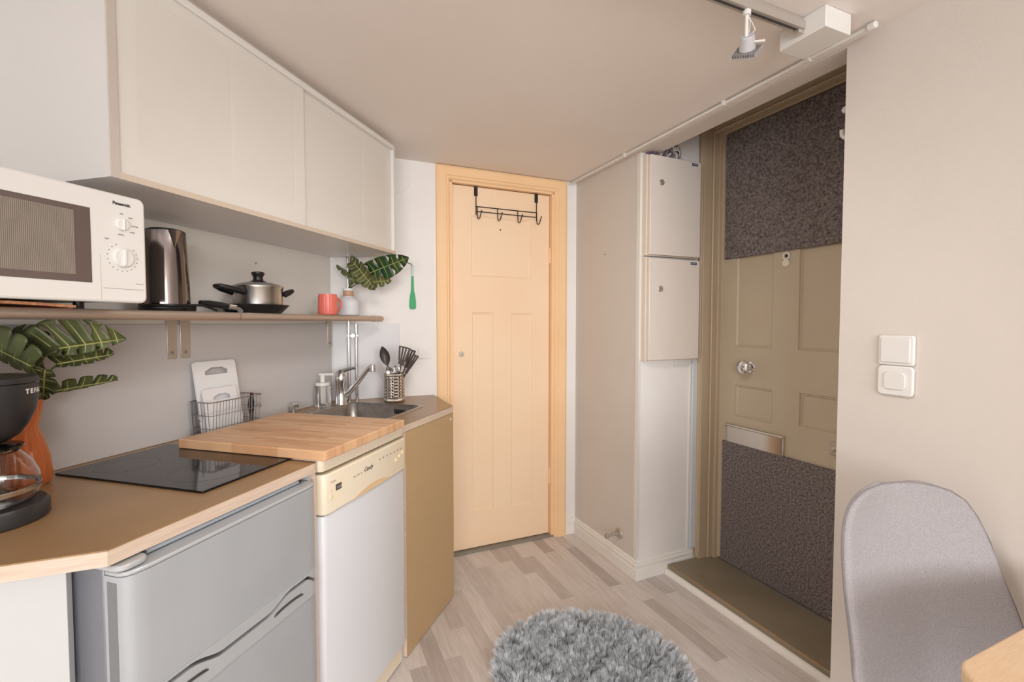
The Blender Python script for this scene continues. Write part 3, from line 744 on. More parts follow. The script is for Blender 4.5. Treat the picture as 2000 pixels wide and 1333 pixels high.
# ------------------------------------------------------------------ hob
hob = MB().prism(rrect(-1.402, -0.934, 0.800, 1.092, 0.004), 0.8905, 0.8955)
T = Thing('induction_hob', 'black glass hob lying on the golden worktop', 'hob', 'K', (-1.17, 0.95, 0.8905))
T.part('glass', hob, cooktop_m, bevel=0.0012)
for cx_, cy_, r in ((-1.30, 0.90, 0.068), (-1.05, 0.92, 0.085)):
    T.part('cooking_zone_ring', MB().lathe((cx_, cy_, 0.8956), [(r, 0), (r + 0.0012, 0.0001)], 48, cap=False), cook_mark)

# ------------------------------------------------------------------ wooden board over the dishwasher
bd = MB().prism(rrect(-1.325, -0.818, 1.060, 1.494, 0.003), 0.8963, 0.9235)
single('wooden_board', 'thick bamboo chopping board lying over the dishwasher', 'chopping board', 'K', (-1.07, 1.28, 0.8963), bd, bamboo, bevel=0.003)

# ------------------------------------------------------------------ microwave
MY0, MY1, MX, MZ0, MZ1 = 0.372, 0.815, -1.098, 1.311, 1.545
T = Thing('microwave', 'white microwave oven with two dials standing on the left shelf', 'microwave', 'K', (-1.27, 0.6, 1.299))
T.part('casing', MB().box(-1.437, -1.118, MY0 + 0.006, MY1 - 0.006, MZ0 + 0.004, MZ1 - 0.003), mat('microwave_casing', (206, 208, 210), 0.35), bevel=0.006)
fp = MB().prism([(y, z) for y, z in rrect(MY0, MY1, MZ0, MZ1, 0.014)], -1.118, MX, 'x')
fr_ = T.part('front_panel', fp, white_plastic, bevel=0.005, seg=3)
T.part('door_seam', MB().box(MX - 0.001, MX + 0.0003, 0.7195, 0.7202, MZ0 + 0.006, MZ0 + 0.10), mat('seam_light_grey', (182, 178, 172), 0.5), parent=fr_, smooth=0)
T.part('window_border', MB().prism([(0.395, 1.350), (0.703, 1.350), (0.703, 1.503), (0.395, 1.503)], MX - 0.001, MX + 0.0008, 'x'), mw_frame, parent=fr_, smooth=0)
T.part('window', MB().prism([(0.41, 1.364), (0.674, 1.364), (0.674, 1.492), (0.41, 1.492)], MX + 0.0008, MX + 0.0014, 'x'), mesh_m, parent=fr_, smooth=0)
for i, (z, r) in enumerate(((1.481, 0.0135), (1.409, 0.0215))):
    c = (MX, 0.764, z)
    kb = MB().cyl((MX - 0.001, 0.764, z), (MX + 0.006, 0.764, z), r, r * 0.94, n=32)
    k_ = T.part('dial', kb, white_plastic, bevel=0.0015)
    T.part('dial_grip', MB().obox((MX + 0.0075, 0.764, z), (0.0022, 0, 0), (0, math.cos(1.2) * 0.003, math.sin(1.2) * -0.003) if i == 0 else (0, 0.003, 0.0015), (0, 0.0004, r * 0.8)), white_plastic, parent=k_, bevel=0.001)
tk = MB()
for i in range(16):
    a = math.radians(40 - i * 19); y, z = 0.764 + 0.0305 * math.cos(a), 1.409 + 0.0295 * math.sin(a)
    tk.box(MX, MX + 0.0006, y - 0.0012, y + 0.0012, z - 0.0009, z + 0.0009)
T.part('timer_scale', tk, grey_mark, parent=fr_, smooth=0)
tk = MB()
for a, ww in ((95, 0.003), (48, 0.004), (0, 0.007), (-38, 0.005), (-100, 0.006)):
    a = math.radians(a); y, z = 0.766 + 0.025 * math.cos(a), 1.481 + 0.023 * math.sin(a); tk.box(MX, MX + 0.0006, y - ww, y + ww, z - 0.001, z + 0.001)
T.part('model_marking', MB().box(MX, MX + 0.0006, 0.790, 0.806, 1.3535, 1.3545), grey_mark, parent=fr_, smooth=0)
T.part('timer_marking', MB().box(MX, MX + 0.0006, 0.729, 0.737, 1.4445, 1.4465), grey_mark, parent=fr_, smooth=0)
T.part('power_scale', tk, grey_mark, parent=fr_, smooth=0)
T.part('panel_line', MB().box(MX, MX + 0.0004, 0.724, 0.806, 1.3405, 1.3413), grey_mark, parent=fr_, smooth=0)
T.part('brand_lettering', text_mb('Panasonic', 0.0092, (MX + 0.0003, 0.765, 1.5245), KX, KY, bold=0.0003), black_mark, parent=fr_, smooth=0)
for x, y in ((-1.40, 0.42), (-1.40, 0.76), (-1.24, 0.42), (-1.24, 0.765)):
    T.part('foot', MB().cyl((x, y, 1.2992), (x, y, 1.3155), 0.010, n=16), black_plastic)
# cork mat under it
ck = MB(); n = 18; v = []
for i in range(n + 1):
    y = 0.475 + 0.262 * i / n; h = 1.3000 + 0.0050 * math.sin(math.pi * i / n) ** 1.2
    v += [(-1.405 if i else -1.405, y, h), (-1.2015, y, h), (-1.2015, y, h + 0.0058), (-1.405, y, h + 0.0058)]
ck.add(v, [(3, 2, 1, 0), tuple(4 * n + k for k in range(4))] + [(4 * i + k, 4 * i + (k + 1) % 4, 4 * i + 4 + (k + 1) % 4, 4 * i + 4 + k) for i in range(n) for k in range(4)])
for (x, y) in (): pass
single('cork_mat', 'thin curved cork mat lying on the shelf under the microwave', 'mat', 'K', (-1.3, 0.6, 1.2995), ck, cork_m)

# ------------------------------------------------------------------ kettle
KC = (-1.335, 1.046, 1.2992)
T = Thing('kettle', 'tall shiny dark chrome electric kettle beside the microwave', 'kettle', 'K', KC)
T.part('base', MB().lathe(KC, [(0.060, 0.0), (0.062, 0.004), (0.062, 0.014), (0.056, 0.018), (0, 0.018)], 40), black_plastic)
def spout_r(a, z):   # the spout points to the room's far side
    d = (a - math.radians(-15) + math.pi) % (2 * math.pi) - math.pi
    k = max(0, (z - 0.17) / 0.06); return 1 + 0.13 * k * math.exp(-(d / 0.22) ** 2)
T.part('jug', MB().lathe(KC, [(0.052, 0.019), (0.0565, 0.021), (0.057, 0.03), (0.0555, 0.10), (0.053, 0.165), (0.0515, 0.19), (0.0505, 0.210), (0.0500, 0.229)], 72, rfun=spout_r), dark_chrome)
T.part('lid', MB().lathe(KC, [(0.048, 0.2295), (0.0485, 0.232), (0.040, 0.236), (0, 0.237)], 40), black_plastic)
vp = MB()
c0 = Vector(KC); dv = Vector((math.cos(math.radians(-15)), math.sin(math.radians(-15)), 0)); sv = Vector((-dv.y, dv.x, 0))
vp.add([c0 + dv * 0.0555 + sv * -0.017 + Vector((0, 0, 0.229)), c0 + dv * 0.0555 + sv * 0.017 + Vector((0, 0, 0.229)), c0 + dv * 0.0555 + Vector((0, 0, 0.180)), c0 + dv * 0.066 + Vector((0, 0, 0.230))], [(0, 2, 3), (2, 1, 3), (0, 3, 1), (0, 1, 2)])
T.part('spout', vp, dark_chrome, smooth=0)
hp = [c0 - dv * a + Vector((0, 0, z)) for a, z in ((0.05, 0.225), (0.085, 0.222), (0.102, 0.19), (0.100, 0.11), (0.082, 0.055), (0.054, 0.045))]
T.part('handle', MB().tube(hp, 0.010, 12), black_plastic)
cd = []
for i in range(70):
    a = 2 * math.pi * i / 26; rr = 0.064 + 0.003 * math.sin(i * 0.7)
    cd.append((KC[0] + rr * math.cos(a), KC[1] + rr * math.sin(a) * 1.05, KC[2] + 0.0045 + 0.0065 * (i / 26)))
cd += [(KC[0] + 0.075, KC[1] + 0.05 + 0.016 * k, 1.3185 - 0.0045 * k) for k in range(4)]
T.part('power_cord', MB().tube(cd, 0.0036, 8), black_plastic)

# ------------------------------------------------------------------ pan and pot
PC = (-1.325, 1.355, 1.2992)
T = Thing('frying_pan', 'black non-stick frying pan lying on the shelf under the pot', 'frying pan', 'K', PC)
T.part('pan_body', MB().lathe(PC, [(0.078, 0.0), (0.086, 0.003), (0.112, 0.030), (0.1125, 0.0305), (0.109, 0.031), (0.083, 0.0065), (0.0, 0.0055)], 56), nonstick)
h0 = Vector((PC[0] + 0.036, PC[1] - 0.106, 1.317)); h1 = Vector((PC[0] + 0.050, PC[1] - 0.255, 1.327))
T.part('handle', MB().tube([h0 + (h1 - h0) * k for k in (0.22, 0.45, 0.8, 1.0)], [0.007, 0.010, 0.0105, 0.007], 12), black_plastic)
T.part('handle_bracket', MB().tube([h0 + (h1 - h0) * -0.08 - Vector((0, 0, 0.010)), h0, h0 + (h1 - h0) * 0.3], [0.010, 0.009, 0.0085], 12), chrome)
QC = (-1.325, 1.372, 1.3050)
QZ = 1.3065
T = Thing('cooking_pot', 'stainless steel pot with glass lid standing in the frying pan', 'pot', 'K', (QC[0], QC[1], QZ))
pot = MB().lathe((QC[0], QC[1], QZ), [(0.072, 0), (0.078, 0.004), (0.079, 0.080), (0.0815, 0.084), (0.0815, 0.086), (0.0775, 0.086), (0.076, 0.012), (0, 0.010)], 56)
T.part('pot_body', pot, steel)
LD = T.part('lid_glass', MB().lathe((QC[0], QC[1], QZ), [(0.0785, 0.0875), (0.070, 0.095), (0.045, 0.102), (0.0, 0.105)], 48), mat('lid_glass', (170, 166, 162), 0.08, Transmission_Weight=0.55, IOR=1.3), solid=0.0015)
T.part('lid_rim', MB().lathe((QC[0], QC[1], QZ), [(0.078, 0.0865), (0.0828, 0.0865), (0.0832, 0.0895), (0.077, 0.0915), (0.076, 0.089)], 56, cap=False), steel, parent=LD)
T.part('lid_knob', MB().lathe((QC[0], QC[1], QZ), [(0.0, 0.104), (0.025, 0.1045), (0.026, 0.107), (0.017, 0.111), (0.0155, 0.120), (0.019, 0.130), (0.0215, 0.133), (0.0215, 0.138), (0.017, 0.141), (0, 0.142)], 36), black_plastic, parent=LD)
for sgn in (-1, 1):
    ax = Vector((0.50, 0.86, 0)) if sgn > 0 else Vector((0.10, 0.995, 0)); ax.normalize(); pr_ = Vector((-ax.y, ax.x, 0))
    c = Vector((QC[0], QC[1], QZ + 0.064 - (0.004 if sgn > 0 else 0))); a = c + ax * sgn * 0.079
    o_ = 0.072 if sgn < 0 else 0.032
    T.part('side_handle', MB().tube([a - pr_ * 0.028, a + ax * sgn * o_ * 0.6 - pr_ * 0.026 + Vector((0, 0, 0.010)), a + ax * sgn * o_ - pr_ * 0.012 + Vector((0, 0, 0.017)), a + ax * sgn * o_ + pr_ * 0.012 + Vector((0, 0, 0.017)), a + ax * sgn * o_ * 0.6 + pr_ * 0.026 + Vector((0, 0, 0.010)), a + pr_ * 0.028], [0.009, 0.0085, 0.008, 0.008, 0.0085, 0.009], 12), black_plastic)

# ------------------------------------------------------------------ mug
MC = (-1.285, 1.700, 1.2992)
T = Thing('mug', 'coral pink ribbed mug on the right shelf', 'mug', 'K', MC)
rib = lambda a, z: 1 + (0.022 * math.cos(24 * a) if 0.006 < z < 0.080 else 0)
T.part('cup', MB().lathe(MC, [(0.030, 0), (0.0375, 0.003), (0.0395, 0.010), (0.0375, 0.076), (0.037, 0.084), (0.0372, 0.0875), (0.0335, 0.0875), (0.0345, 0.012), (0, 0.009)], 96, rfun=rib), coral)
hd = [Vector(MC) + Vector((0.30, 0.954, 0)) * a + Vector((0, 0, z)) for a, z in ((0.035, 0.066), (0.052, 0.070), (0.066, 0.058), (0.066, 0.038), (0.054, 0.022), (0.036, 0.018))]
T.part('handle', MB().tube(hd, 0.0052, 12), coral)

# ------------------------------------------------------------------ leaves
def monstera(base, tip, side, width, curl=0.1, droop=0.0, lobes=5, gap=0.55, f0=0.35, half=(1.0, 1.0), sweep0=-0.45, sweep1=0.5, hole=False):
    base, tip, side = Vector(base), Vector(tip), Vector(side)
    a = tip - base; L = a.length; ah = a / L; b = (side - ah * side.dot(ah)).normalized(); nrm = ah.cross(b)
    mb = MB(); vb = MB()
    W = lambda t: width * max(0.04, math.sin(math.pi * min(0.99, 0.16 + 0.84 * t)) ** 0.75)
    def P(t, f, sg):
        w_ = W(t) * half[0 if sg > 0 else 1]
        sw = sweep0 + (sweep1 - sweep0) * t
        return base + ah * (L * t + sw * f * w_) + b * (sg * f * w_) + nrm * (curl * L * f * f * half[0 if sg > 0 else 1] * sg * (1 if sg > 0 else -1) - droop * L * t * t + 0.06 * L * math.sin(t * lobes * 2 * math.pi) * f * 0.08)
    J, K_ = 7, 4
    for sg in (1, -1):
        for i in range(lobes):
            t0, t1 = i / lobes, (i + 1) / lobes; v = []
            for j in range(J + 1):
                f = j / J; g = 0
                if f > f0:
                    k = (f - f0) / (1 - f0)
                    g = gap * (math.sin(math.pi * min(1, k * 0.98)) * 1.3 if (hole and i % 2 == 1) else k ** 0.9 * (0.2 if hole else 0.8)) * 0.5 / lobes
                a0 = t0 + (g if i > 0 else 0); a1 = t1 - (g if i < lobes - 1 else 0)
                for k in range(K_ + 1):
                    t = a0 + (a1 - a0) * k / K_
                    fe = f * (1 - (0.03 if hole else 0.08) * (2 * k / K_ - 1) ** 2 * (f > 0.8))
                    v.append(P(t, fe, sg))
            fs = []
            for j in range(J):
                for k in range(K_):
                    q = (j * (K_ + 1) + k, j * (K_ + 1) + k + 1, (j + 1) * (K_ + 1) + k + 1, (j + 1) * (K_ + 1) + k)
                    fs.append(q if sg > 0 else q[::-1])
            mb.add(v, fs)
            tm = (t0 + t1) / 2
            vb.tube([P(tm - 0.02, f, sg) + nrm * 0.0006 for f in (0, 0.3, 0.6, 0.88)], [0.0016, 0.0013, 0.0010, 0.0005], 6)
    vb.tube([P(t, 0, 1) + nrm * 0.0006 for t in (0, 0.25, 0.5, 0.75, 0.98)], [0.0022, 0.0020, 0.0017, 0.0013, 0.0005], 6)
    return mb, vb


def plant(label, fr, mouth, leaves, mats, group=None):
    T = Thing('monstera_branch', label, 'plant', fr, mouth, group)
    for i, d in enumerate(leaves):
        d = dict(d); m = mats[d.pop('m', 0)]; st_ = d.pop('stem', None)
        mb, vb = monstera(**d)
        lf = T.part('leaf', mb, m, solid=0.0009, smooth=60)
        T.part('vein', vb, vein_m, parent=lf)
        bs = Vector(d['base']); mo = Vector(mouth)
        mid = (bs + mo) / 2 + (Vector(st_) if st_ else Vector((0, 0, 0.01)))
        T.part('stem', MB().tube([mo - Vector((0, 0, 0.05)), mo, mid, bs], [0.0028, 0.0028, 0.0024, 0.002], 8), stem_m)
    return T


# left plant in its orange vase  (world coordinates)
VC = conv('K', 'W', (-1.372, 0.733, 0.8903))
T = Thing('orange_vase', 'orange fluted glass vase behind the coffee maker', 'vase', 'W', VC)
flute = lambda a, z: 1 + 0.035 * math.cos(14 * a)
op = [(0.034, 0.0), (0.0395, 0.006), (0.0415, 0.025), (0.0385, 0.065), (0.0290, 0.105), (0.0205, 0.130), (0.0215, 0.146), (0.027, 0.175), (0.030, 0.200)]
ip = [(max(0.001, r - 0.003), z + (0.008 if i == 0 else 0)) for i, (r, z) in enumerate(op)]
T.part('glass', MB().lathe(VC, op + ip[::-1] + [(0.0, 0.008)], 84, rfun=flute), amber_glass)
def at(px_, py_, Y):      # world point from the bearing used when measuring the room (X right, Y forward)
    return (px_ * Y, Y, H + py_ * Y)
def PX(x, y, Y):
    a = (x - 1000) / 920; bb = -(y - 666.5) / 920; f = math.cos(PITCH) + bb * math.sin(PITCH); u = -math.sin(PITCH) + bb * math.cos(PITCH)
    return (a * Y / f, Y, H + u * Y / f)
LV = [
    dict(base=PX(92, 684, 1.10), tip=PX(247, 662, 1.14), side=(-0.15, -0.2, 1), width=0.072, curl=0.05, half=(1.0, 0.30), lobes=5, hole=True, gap=0.42, f0=0.30, sweep0=-0.7, sweep1=0.15, m=0),
    dict(base=PX(62, 716, 1.04), tip=PX(-60, 655, 1.05), side=(0.2, -0.3, 1), width=0.075, curl=0.08, half=(0.8, 0.45), lobes=5, gap=0.32, m=0),
    dict(base=PX(112, 712, 1.12), tip=PX(222, 693, 1.20), side=(-0.1, 0.9, 0.5), width=0.055, curl=0.08, half=(0.9, 0.5), lobes=5, gap=0.32, m=0),
    dict(base=PX(92, 768, 1.10), tip=PX(230, 743, 1.16), side=(0.1, 0.9, 0.35), width=0.045, curl=0.06, half=(1.0, 0.5), lobes=5, gap=0.32, m=0),
    dict(base=PX(88, 722, 1.08), tip=PX(85, 778, 1.10), side=(1, 0.1, 0.2), width=0.030, curl=0.1, lobes=4, gap=0.4, m=0),
    dict(base=PX(85, 700, 1.09), tip=PX(20, 642, 1.12), side=(0.4, 0.1, 1), width=0.045, curl=0.1, lobes=4, gap=0.5, m=0),
]
plant('large monstera leaves in the orange vase under the left shelf', 'W', (VC.x, VC.y, 1.085), LV, (leaf_m, leaf_d))

# small plant in the white vase
WC = conv('K', 'W', (-1.335, 1.915, 1.2992))
T = Thing('white_vase', 'white patterned bottle vase with a wooden neck on the right shelf', 'vase', 'W', WC)
dia = lambda a, z: 1 + (0.018 * abs(math.sin(9 * a + z * 120)) if z < 0.075 else 0)
T.part('bottle', MB().lathe(WC, [(0.040, 0), (0.047, 0.004)] + [(0.0485, 0.01 + 0.005 * i) for i in range(9)] + [(0.0475, 0.060), (0.0435, 0.072), (0.034, 0.082), (0.024, 0.088), (0.0215, 0.092)], 108, rfun=dia), vase_white)
T.part('neck_ring', MB().lathe(WC, [(0.022, 0.0925), (0.0235, 0.0935), (0.0235, 0.1150), (0.0225, 0.1155)], 32), mat('neck_wood', (190, 150, 118), 0.6))
T.part('lip', MB().lathe(WC, [(0.0225, 0.116), (0.0235, 0.117), (0.0235, 0.128), (0.0185, 0.128), (0.018, 0.1165)], 32), vase_white)
Y0 = WC.y
LV = [
    dict(base=PX(706, 540, Y0), tip=PX(798, 503, Y0 - 0.04), side=(0.1, -0.35, 1), width=0.072, curl=0.06, half=(0.75, 0.8), lobes=5, gap=0.30, m=1, hole=True),
    dict(base=PX(712, 552, Y0 - 0.04), tip=PX(765, 548, Y0 - 0.06), side=(-0.1, -0.3, 1), width=0.040, curl=0.1, half=(0.8, 0.7), lobes=4, gap=0.5, m=0),
    dict(base=PX(690, 512, Y0 - 0.05), tip=PX(734, 566, Y0 - 0.09), side=(0.75, -0.2, 0.6), width=0.052, curl=0.12, half=(0.75, 0.8), lobes=5, gap=0.35, m=0),
    dict(base=PX(690, 552, Y0 - 0.02), tip=PX(686, 500, Y0 - 0.05), side=(1, -0.3, 0), width=0.042, curl=0.1, half=(0.8, 0.6), lobes=4, gap=0.4, m=0),
    dict(base=PX(692, 545, Y0 - 0.02), tip=PX(658, 517, Y0 - 0.03), side=(0.3, 0.8, 0.6), width=0.018, curl=0.1, lobes=3, gap=0.3, m=0),
]
plant('small green monstera leaves in the white vase', 'W', (WC.x, WC.y, WC.z + 0.122), LV, (leaf_m, leaf_d))

# green spork hanging on the wall
SU, SW = 0.507, BW
T = Thing('spork', 'bright green plastic spork hanging from a hook on the back wall', 'spork', 'R', (SU, SW, 1.34))
bl = MB(); out = [(0.0045, 1.51), (0.006, 1.46), (0.0075, 1.43), (0.0125, 1.405), (0.0165, 1.375), (0.0165, 1.35)]
poly = [(SU - a, z) for a, z in out] + [(SU - 0.014, 1.335), (SU - 0.009, 1.345), (SU - 0.005, 1.333), (SU, 1.344), (SU + 0.005, 1.333), (SU + 0.009, 1.345), (SU + 0.014, 1.335)] + [(SU + a, z) for a, z in reversed(out)]
poly = [(a, z) for a, z in poly]
T.part('blade', MB().prism(poly[::-1], SW - 0.010, SW - 0.006, 'y'), green_plastic, bevel=0.0012)
T.part('handle', MB().prism([(SU - 0.0045, 1.505), (SU + 0.0045, 1.505), (SU + 0.007, 1.535), (SU + 0.006, 1.555), (SU - 0.006, 1.555), (SU - 0.007, 1.535)], SW - 0.0105, SW - 0.0055, 'y'), mat('frosted_green_white', (196, 214, 206), 0.3), bevel=0.001)
T.part('hanging_loop', MB().tube([(SU, SW - 0.008, 1.552), (SU - 0.004, SW - 0.006, 1.566), (SU - 0.02, SW - 0.004, 1.572), (SU - 0.03, SW - 0.004, 1.574)], 0.002, 8), mat('loop_green', (60, 110, 80), 0.4))

# socket and round cover on the back wall
T = Thing('wall_socket', 'small square white wall socket beside the utensil holder', 'socket', 'R', (0.565, BW, 1.11))
T.part('frame', MB().prism(rrect(0.535, 0.595, 1.082, 1.140, 0.008), BW - 0.009, BW - 0.0005, 'y'), wallw_m, bevel=0.002)
T.part('insert', MB().cyl((0.565, BW - 0.0095, 1.111), (0.565, BW - 0.007, 1.111), 0.019, n=28), white_plastic, bevel=0.001)
single('vent_cover', 'round painted cover on the white wall high beside the wall cabinet', 'cover', 'R', (0.425, BW, 1.99), MB().cyl((0.425, BW - 0.004, 1.992), (0.425, BW - 0.0005, 1.992), 0.075, n=48), wallw_m, bevel=0.003)

# ------------------------------------------------------------------ utensil holder with tools
UC = (-1.146, 1.995, 0.8903)
T = Thing('utensil_holder', 'perforated stainless steel utensil holder on the worktop beside the sink', 'holder', 'K', UC)
R_, HH = 0.0475, 0.137
hm = MB(); n = 96; zs = [0.0] + [0.024 + 0.0115 * k for k in range(9)] + [HH]
def hole_grid():
    mb = MB(); seg_ = 18; rows = 7; 
    # wall made of cells; perforated cells get a square-ish octagonal hole
    for k in range(seg_):
        a0, a1 = 2 * math.pi * k / seg_, 2 * math.pi * (k + 1) / seg_
        def P(u, z, r=R_): a = a0 + (a1 - a0) * u; return (UC[0] + r * math.cos(a), UC[1] + r * math.sin(a), UC[2] + z)
        def quad(u0, u1, z0, z1):
            m_ = 4
            for q_ in range(m_):
                x0 = u0 + (u1 - u0) * q_ / m_; x1 = u0 + (u1 - u0) * (q_ + 1) / m_; mb.add([P(x0, z0), P(x1, z0), P(x1, z1), P(x0, z1)], [(0, 1, 2, 3)])
        quad(0, 1, 0, 0.024); quad(0, 1, 0.024 + 0.0145 * rows, HH)
        solid_col = (k % 4 == 3)
        for r in range(rows):
            z0 = 0.024 + 0.0145 * r; z1 = z0 + 0.0145
            if solid_col: quad(0, 1, z0, z1); continue
            n8 = 16; zc = (z0 + z1) / 2; hr = 0.0036; wu = (a1 - a0) * R_
            o = []; i_ = []
            for q_ in range(n8):
                a = 2 * math.pi * q_ / n8; cx, sy = math.cos(a), math.sin(a); s_ = 1 / max(abs(cx), abs(sy))
                o.append(P(0.5 + 0.5 * cx * s_, zc + 0.00725 * sy * s_)); i_.append(P(0.5 + hr * cx / wu, zc + hr * sy))
            mb.add(o + i_, [(q_, (q_ + 1) % n8, n8 + (q_ + 1) % n8, n8 + q_) for q_ in range(n8)])
    return mb
T.part('perforated_wall', hole_grid(), mat('holder_steel', (206, 200, 192), 0.24, 1.0), solid=0.0012, smooth=30)
T.part('bottom', MB().cyl((UC[0], UC[1], UC[2] + 0.001), (UC[0], UC[1], UC[2] + 0.003), R_ - 0.001, n=48), MATS['holder_steel'])
T.part('rim', MB().tube([(UC[0] + R_ * math.cos(a), UC[1] + R_ * math.sin(a), UC[2] + HH) for a in [2 * math.pi * i / 48 for i in range(48)]], 0.0017, 8, True), MATS['holder_steel'])

EX_ = Vector((0.962, 0.272, 0)); EN = Vector((0.272, -0.962, 0))     # across the view, and towards the camera
def U(dx, z, dn=0.0): return Vector((UC[0], UC[1], 0)) + EX_ * dx + EN * dn + Vector((0, 0, UC[2] + z))
def tool(name, label, cat, foot, neck, head_len, builder, m, hm_=None, fc=EN):
    T = Thing(name, label, cat, 'K', foot, 'slotted turners in the steel holder' if name == 'slotted_turner' else None)
    d = (neck - foot).normalized(); n_ = (Vector(fc) - d * Vector(fc).dot(d)).normalized(); s_ = d.cross(n_)
    T.part('handle', MB().tube([foot, foot + (neck - foot) * 0.5, neck], [0.0055, 0.005, 0.004], 10), hm_ or m)
    hb = MB(); builder(hb, neck, d, s_, n_, head_len)
    T.part('head', hb, m, smooth=50)
def spoon(hb, p, d, s_, n_, L, w=0.5):
    n, k = 14, 10; v = []; f = []
    for i in range(n + 1):
        t = i / n; ww = L * w * 0.5 * math.sin(math.pi * min(0.985, 0.04 + t * 0.96)) ** 0.7
        for j in range(k + 1):
            q = 2 * j / k - 1; dep = -0.16 * L * (1 - q * q) * math.sin(math.pi * t)
            v.append(p + d * (L * t) + s_ * (ww * q) + n_ * dep)
    for i in range(n):
        for j in range(k): f.append((i * (k + 1) + j, (i + 1) * (k + 1) + j, (i + 1) * (k + 1) + j + 1, i * (k + 1) + j + 1))
    o = len(v); v += [a - n_ * 0.0022 for a in v]; f += [tuple(q + o for q in reversed(x)) for x in f]
    edge = [i * (k + 1) for i in range(n + 1)] + [n * (k + 1) + j for j in range(1, k + 1)] + [i * (k + 1) + k for i in range(n - 1, -1, -1)] + [j for j in range(k - 1, 0, -1)]
    for a, b in zip(edge, edge[1:] + edge[:1]): f.append((a, b, b + o, a + o))
    hb.add(v, f)
def slotted(hb, p, d, s_, n_, L, w0=0.015, w1=0.027, bars=4):
    def box(a, b, c_, e): hb.obox(p + d * (a + b) / 2 + s_ * (c_ + e) / 2, d * (b - a) / 2, s_ * (e - c_) / 2, n_ * 0.0014)
    box(-0.002, L * 0.26, -w0, w0)
    for i in range(bars):
        c0_ = -1 + 2 * i / (bars - 1)
        pa = p + d * (L * 0.24) + s_ * (c0_ * (w0 - 0.002)); pb = p + d * (L * 0.95) + s_ * (c0_ * (w1 - 0.003)); ax_ = (pb - pa)
        hb.obox((pa + pb) / 2, ax_ / 2, s_ * 0.0040, n_ * 0.0016)
    box(L * 0.92, L, -w1, w1)
tool('serving_spoon', 'large dark nylon spoon leaning left in the steel holder', 'spoon', U(0.012, 0.01, -0.01), U(-0.030, 0.176, 0.005), 0.092, lambda *a: spoon(*a, w=0.5), dark_nylon)
tool('slotted_turner', 'dark nylon turner with wide slots standing upright in the steel holder', 'turner', U(-0.004, 0.008, 0.01), U(0.036, 0.178, 0.012), 0.088, slotted, dark_nylon)
tool('slotted_turner', 'dark slotted turner behind the upright one, tilted to the right', 'turner', U(-0.012, 0.008, 0.0), U(0.053, 0.165, -0.006), 0.090, lambda *a: slotted(*a, w0=0.008, w1=0.018, bars=3), dark_nylon, fc=EN + EX_ * 0.8)
tool('slotted_turner', 'narrow dark slotted turner tilted furthest right in the steel holder', 'turner', U(-0.018, 0.008, -0.012), U(0.058, 0.140, 0.0), 0.098, lambda *a: slotted(*a, w0=0.007, w1=0.015, bars=3), dark_nylon, fc=EN + EX_ * 0.5)
tool('steel_spoon', 'short bright steel spoon low in the front of the steel holder', 'spoon', U(0.01, 0.01, 0.02), U(-0.010, 0.128, 0.030), 0.045, lambda *a: spoon(*a, w=0.8), chrome)
T = Thing('can_opener', 'black and chrome can opener in front of the turners in the steel holder', 'opener', 'K', U(0.02, 0.02, 0.02))
T.part('handle', MB().tube([U(0.008, 0.02, 0.02), U(0.016, 0.10, 0.028), U(0.020, 0.150, 0.034)], [0.005, 0.006, 0.005], 10).tube([U(0.022, 0.02, 0.015), U(0.03, 0.10, 0.028), U(0.027, 0.150, 0.034)], [0.005, 0.006, 0.005], 10), black_plastic)
T.part('wheel', MB().tube([U(0.023 + 0.012 * math.cos(a), 0.160 + 0.016 * math.sin(a), 0.040) for a in [2 * math.pi * i / 20 for i in range(20)]], 0.0035, 8, True).cyl(U(0.03, 0.178, 0.034), U(0.03, 0.178, 0.046), 0.009, n=18), chrome)
tool('whisk', 'thin steel whisk handle poking out at the left of the steel holder', 'whisk', U(0.0, 0.01, -0.02), U(-0.034, 0.135, -0.02), 0.03, lambda hb, p, d, s_, n_, L: hb.tube([p + d * (L * t) + s_ * (0.006 * math.sin(math.pi * t)) for t in (0, 0.3, 0.6, 1)], [0.004, 0.005, 0.005, 0.003], 10), chrome)

# ------------------------------------------------------------------ wire basket with boards
BX0, BX1, BY0, BY1, BZ0, BZ1 = -1.437, -1.342, 1.186, 1.400, 0.8905, 1.008
T = Thing('wire_basket', 'grey wire basket standing against the backsplash behind the wooden board', 'basket', 'K', (-1.39, 1.29, 0.8905))
wb2 = MB(); taper = 0.012
def ringp(z, grow):
    return [(x, y, z) for x, y in rrect(BX0 + 0.006 - grow * 0.3, BX1 - 0.008 + grow, BY0 + 0.008 - grow, BY1 - 0.008 + grow, 0.010, 3)]
for z, g, r in ((BZ0 + 0.003, 0, 0.0017), (BZ0 + 0.012, 0.001, 0.0011), (BZ0 + 0.030, 0.002, 0.0011), (BZ0 + 0.073, 0.005, 0.0011), (BZ1, 0.008, 0.0020)):
    wb2.tube(ringp(z, g), r, 6, True)
def vert(x, y, dx, dy): wb2.tube([(x, y, BZ0 + 0.003), (x + dx * 0.008, y + dy * 0.008, BZ1)], 0.0011, 5)
for i in range(17):
    y = BY0 + 0.012 + (BY1 - BY0 - 0.024) * i / 16; vert(BX1 - 0.008, y, 1, 0); vert(BX0 + 0.006, y, -0.3, 0)
    wb2.tube([(BX0 + 0.006, y, BZ0 + 0.0035), (BX1 - 0.008, y, BZ0 + 0.0035)], 0.0011, 5)
for i in range(6):
    x = BX0 + 0.012 + (BX1 - BX0 - 0.026) * i / 5; vert(x, BY0 + 0.008, 0, -1); vert(x, BY1 - 0.008, 0, 1)
T.part('wire_frame', wb2, wire_m)
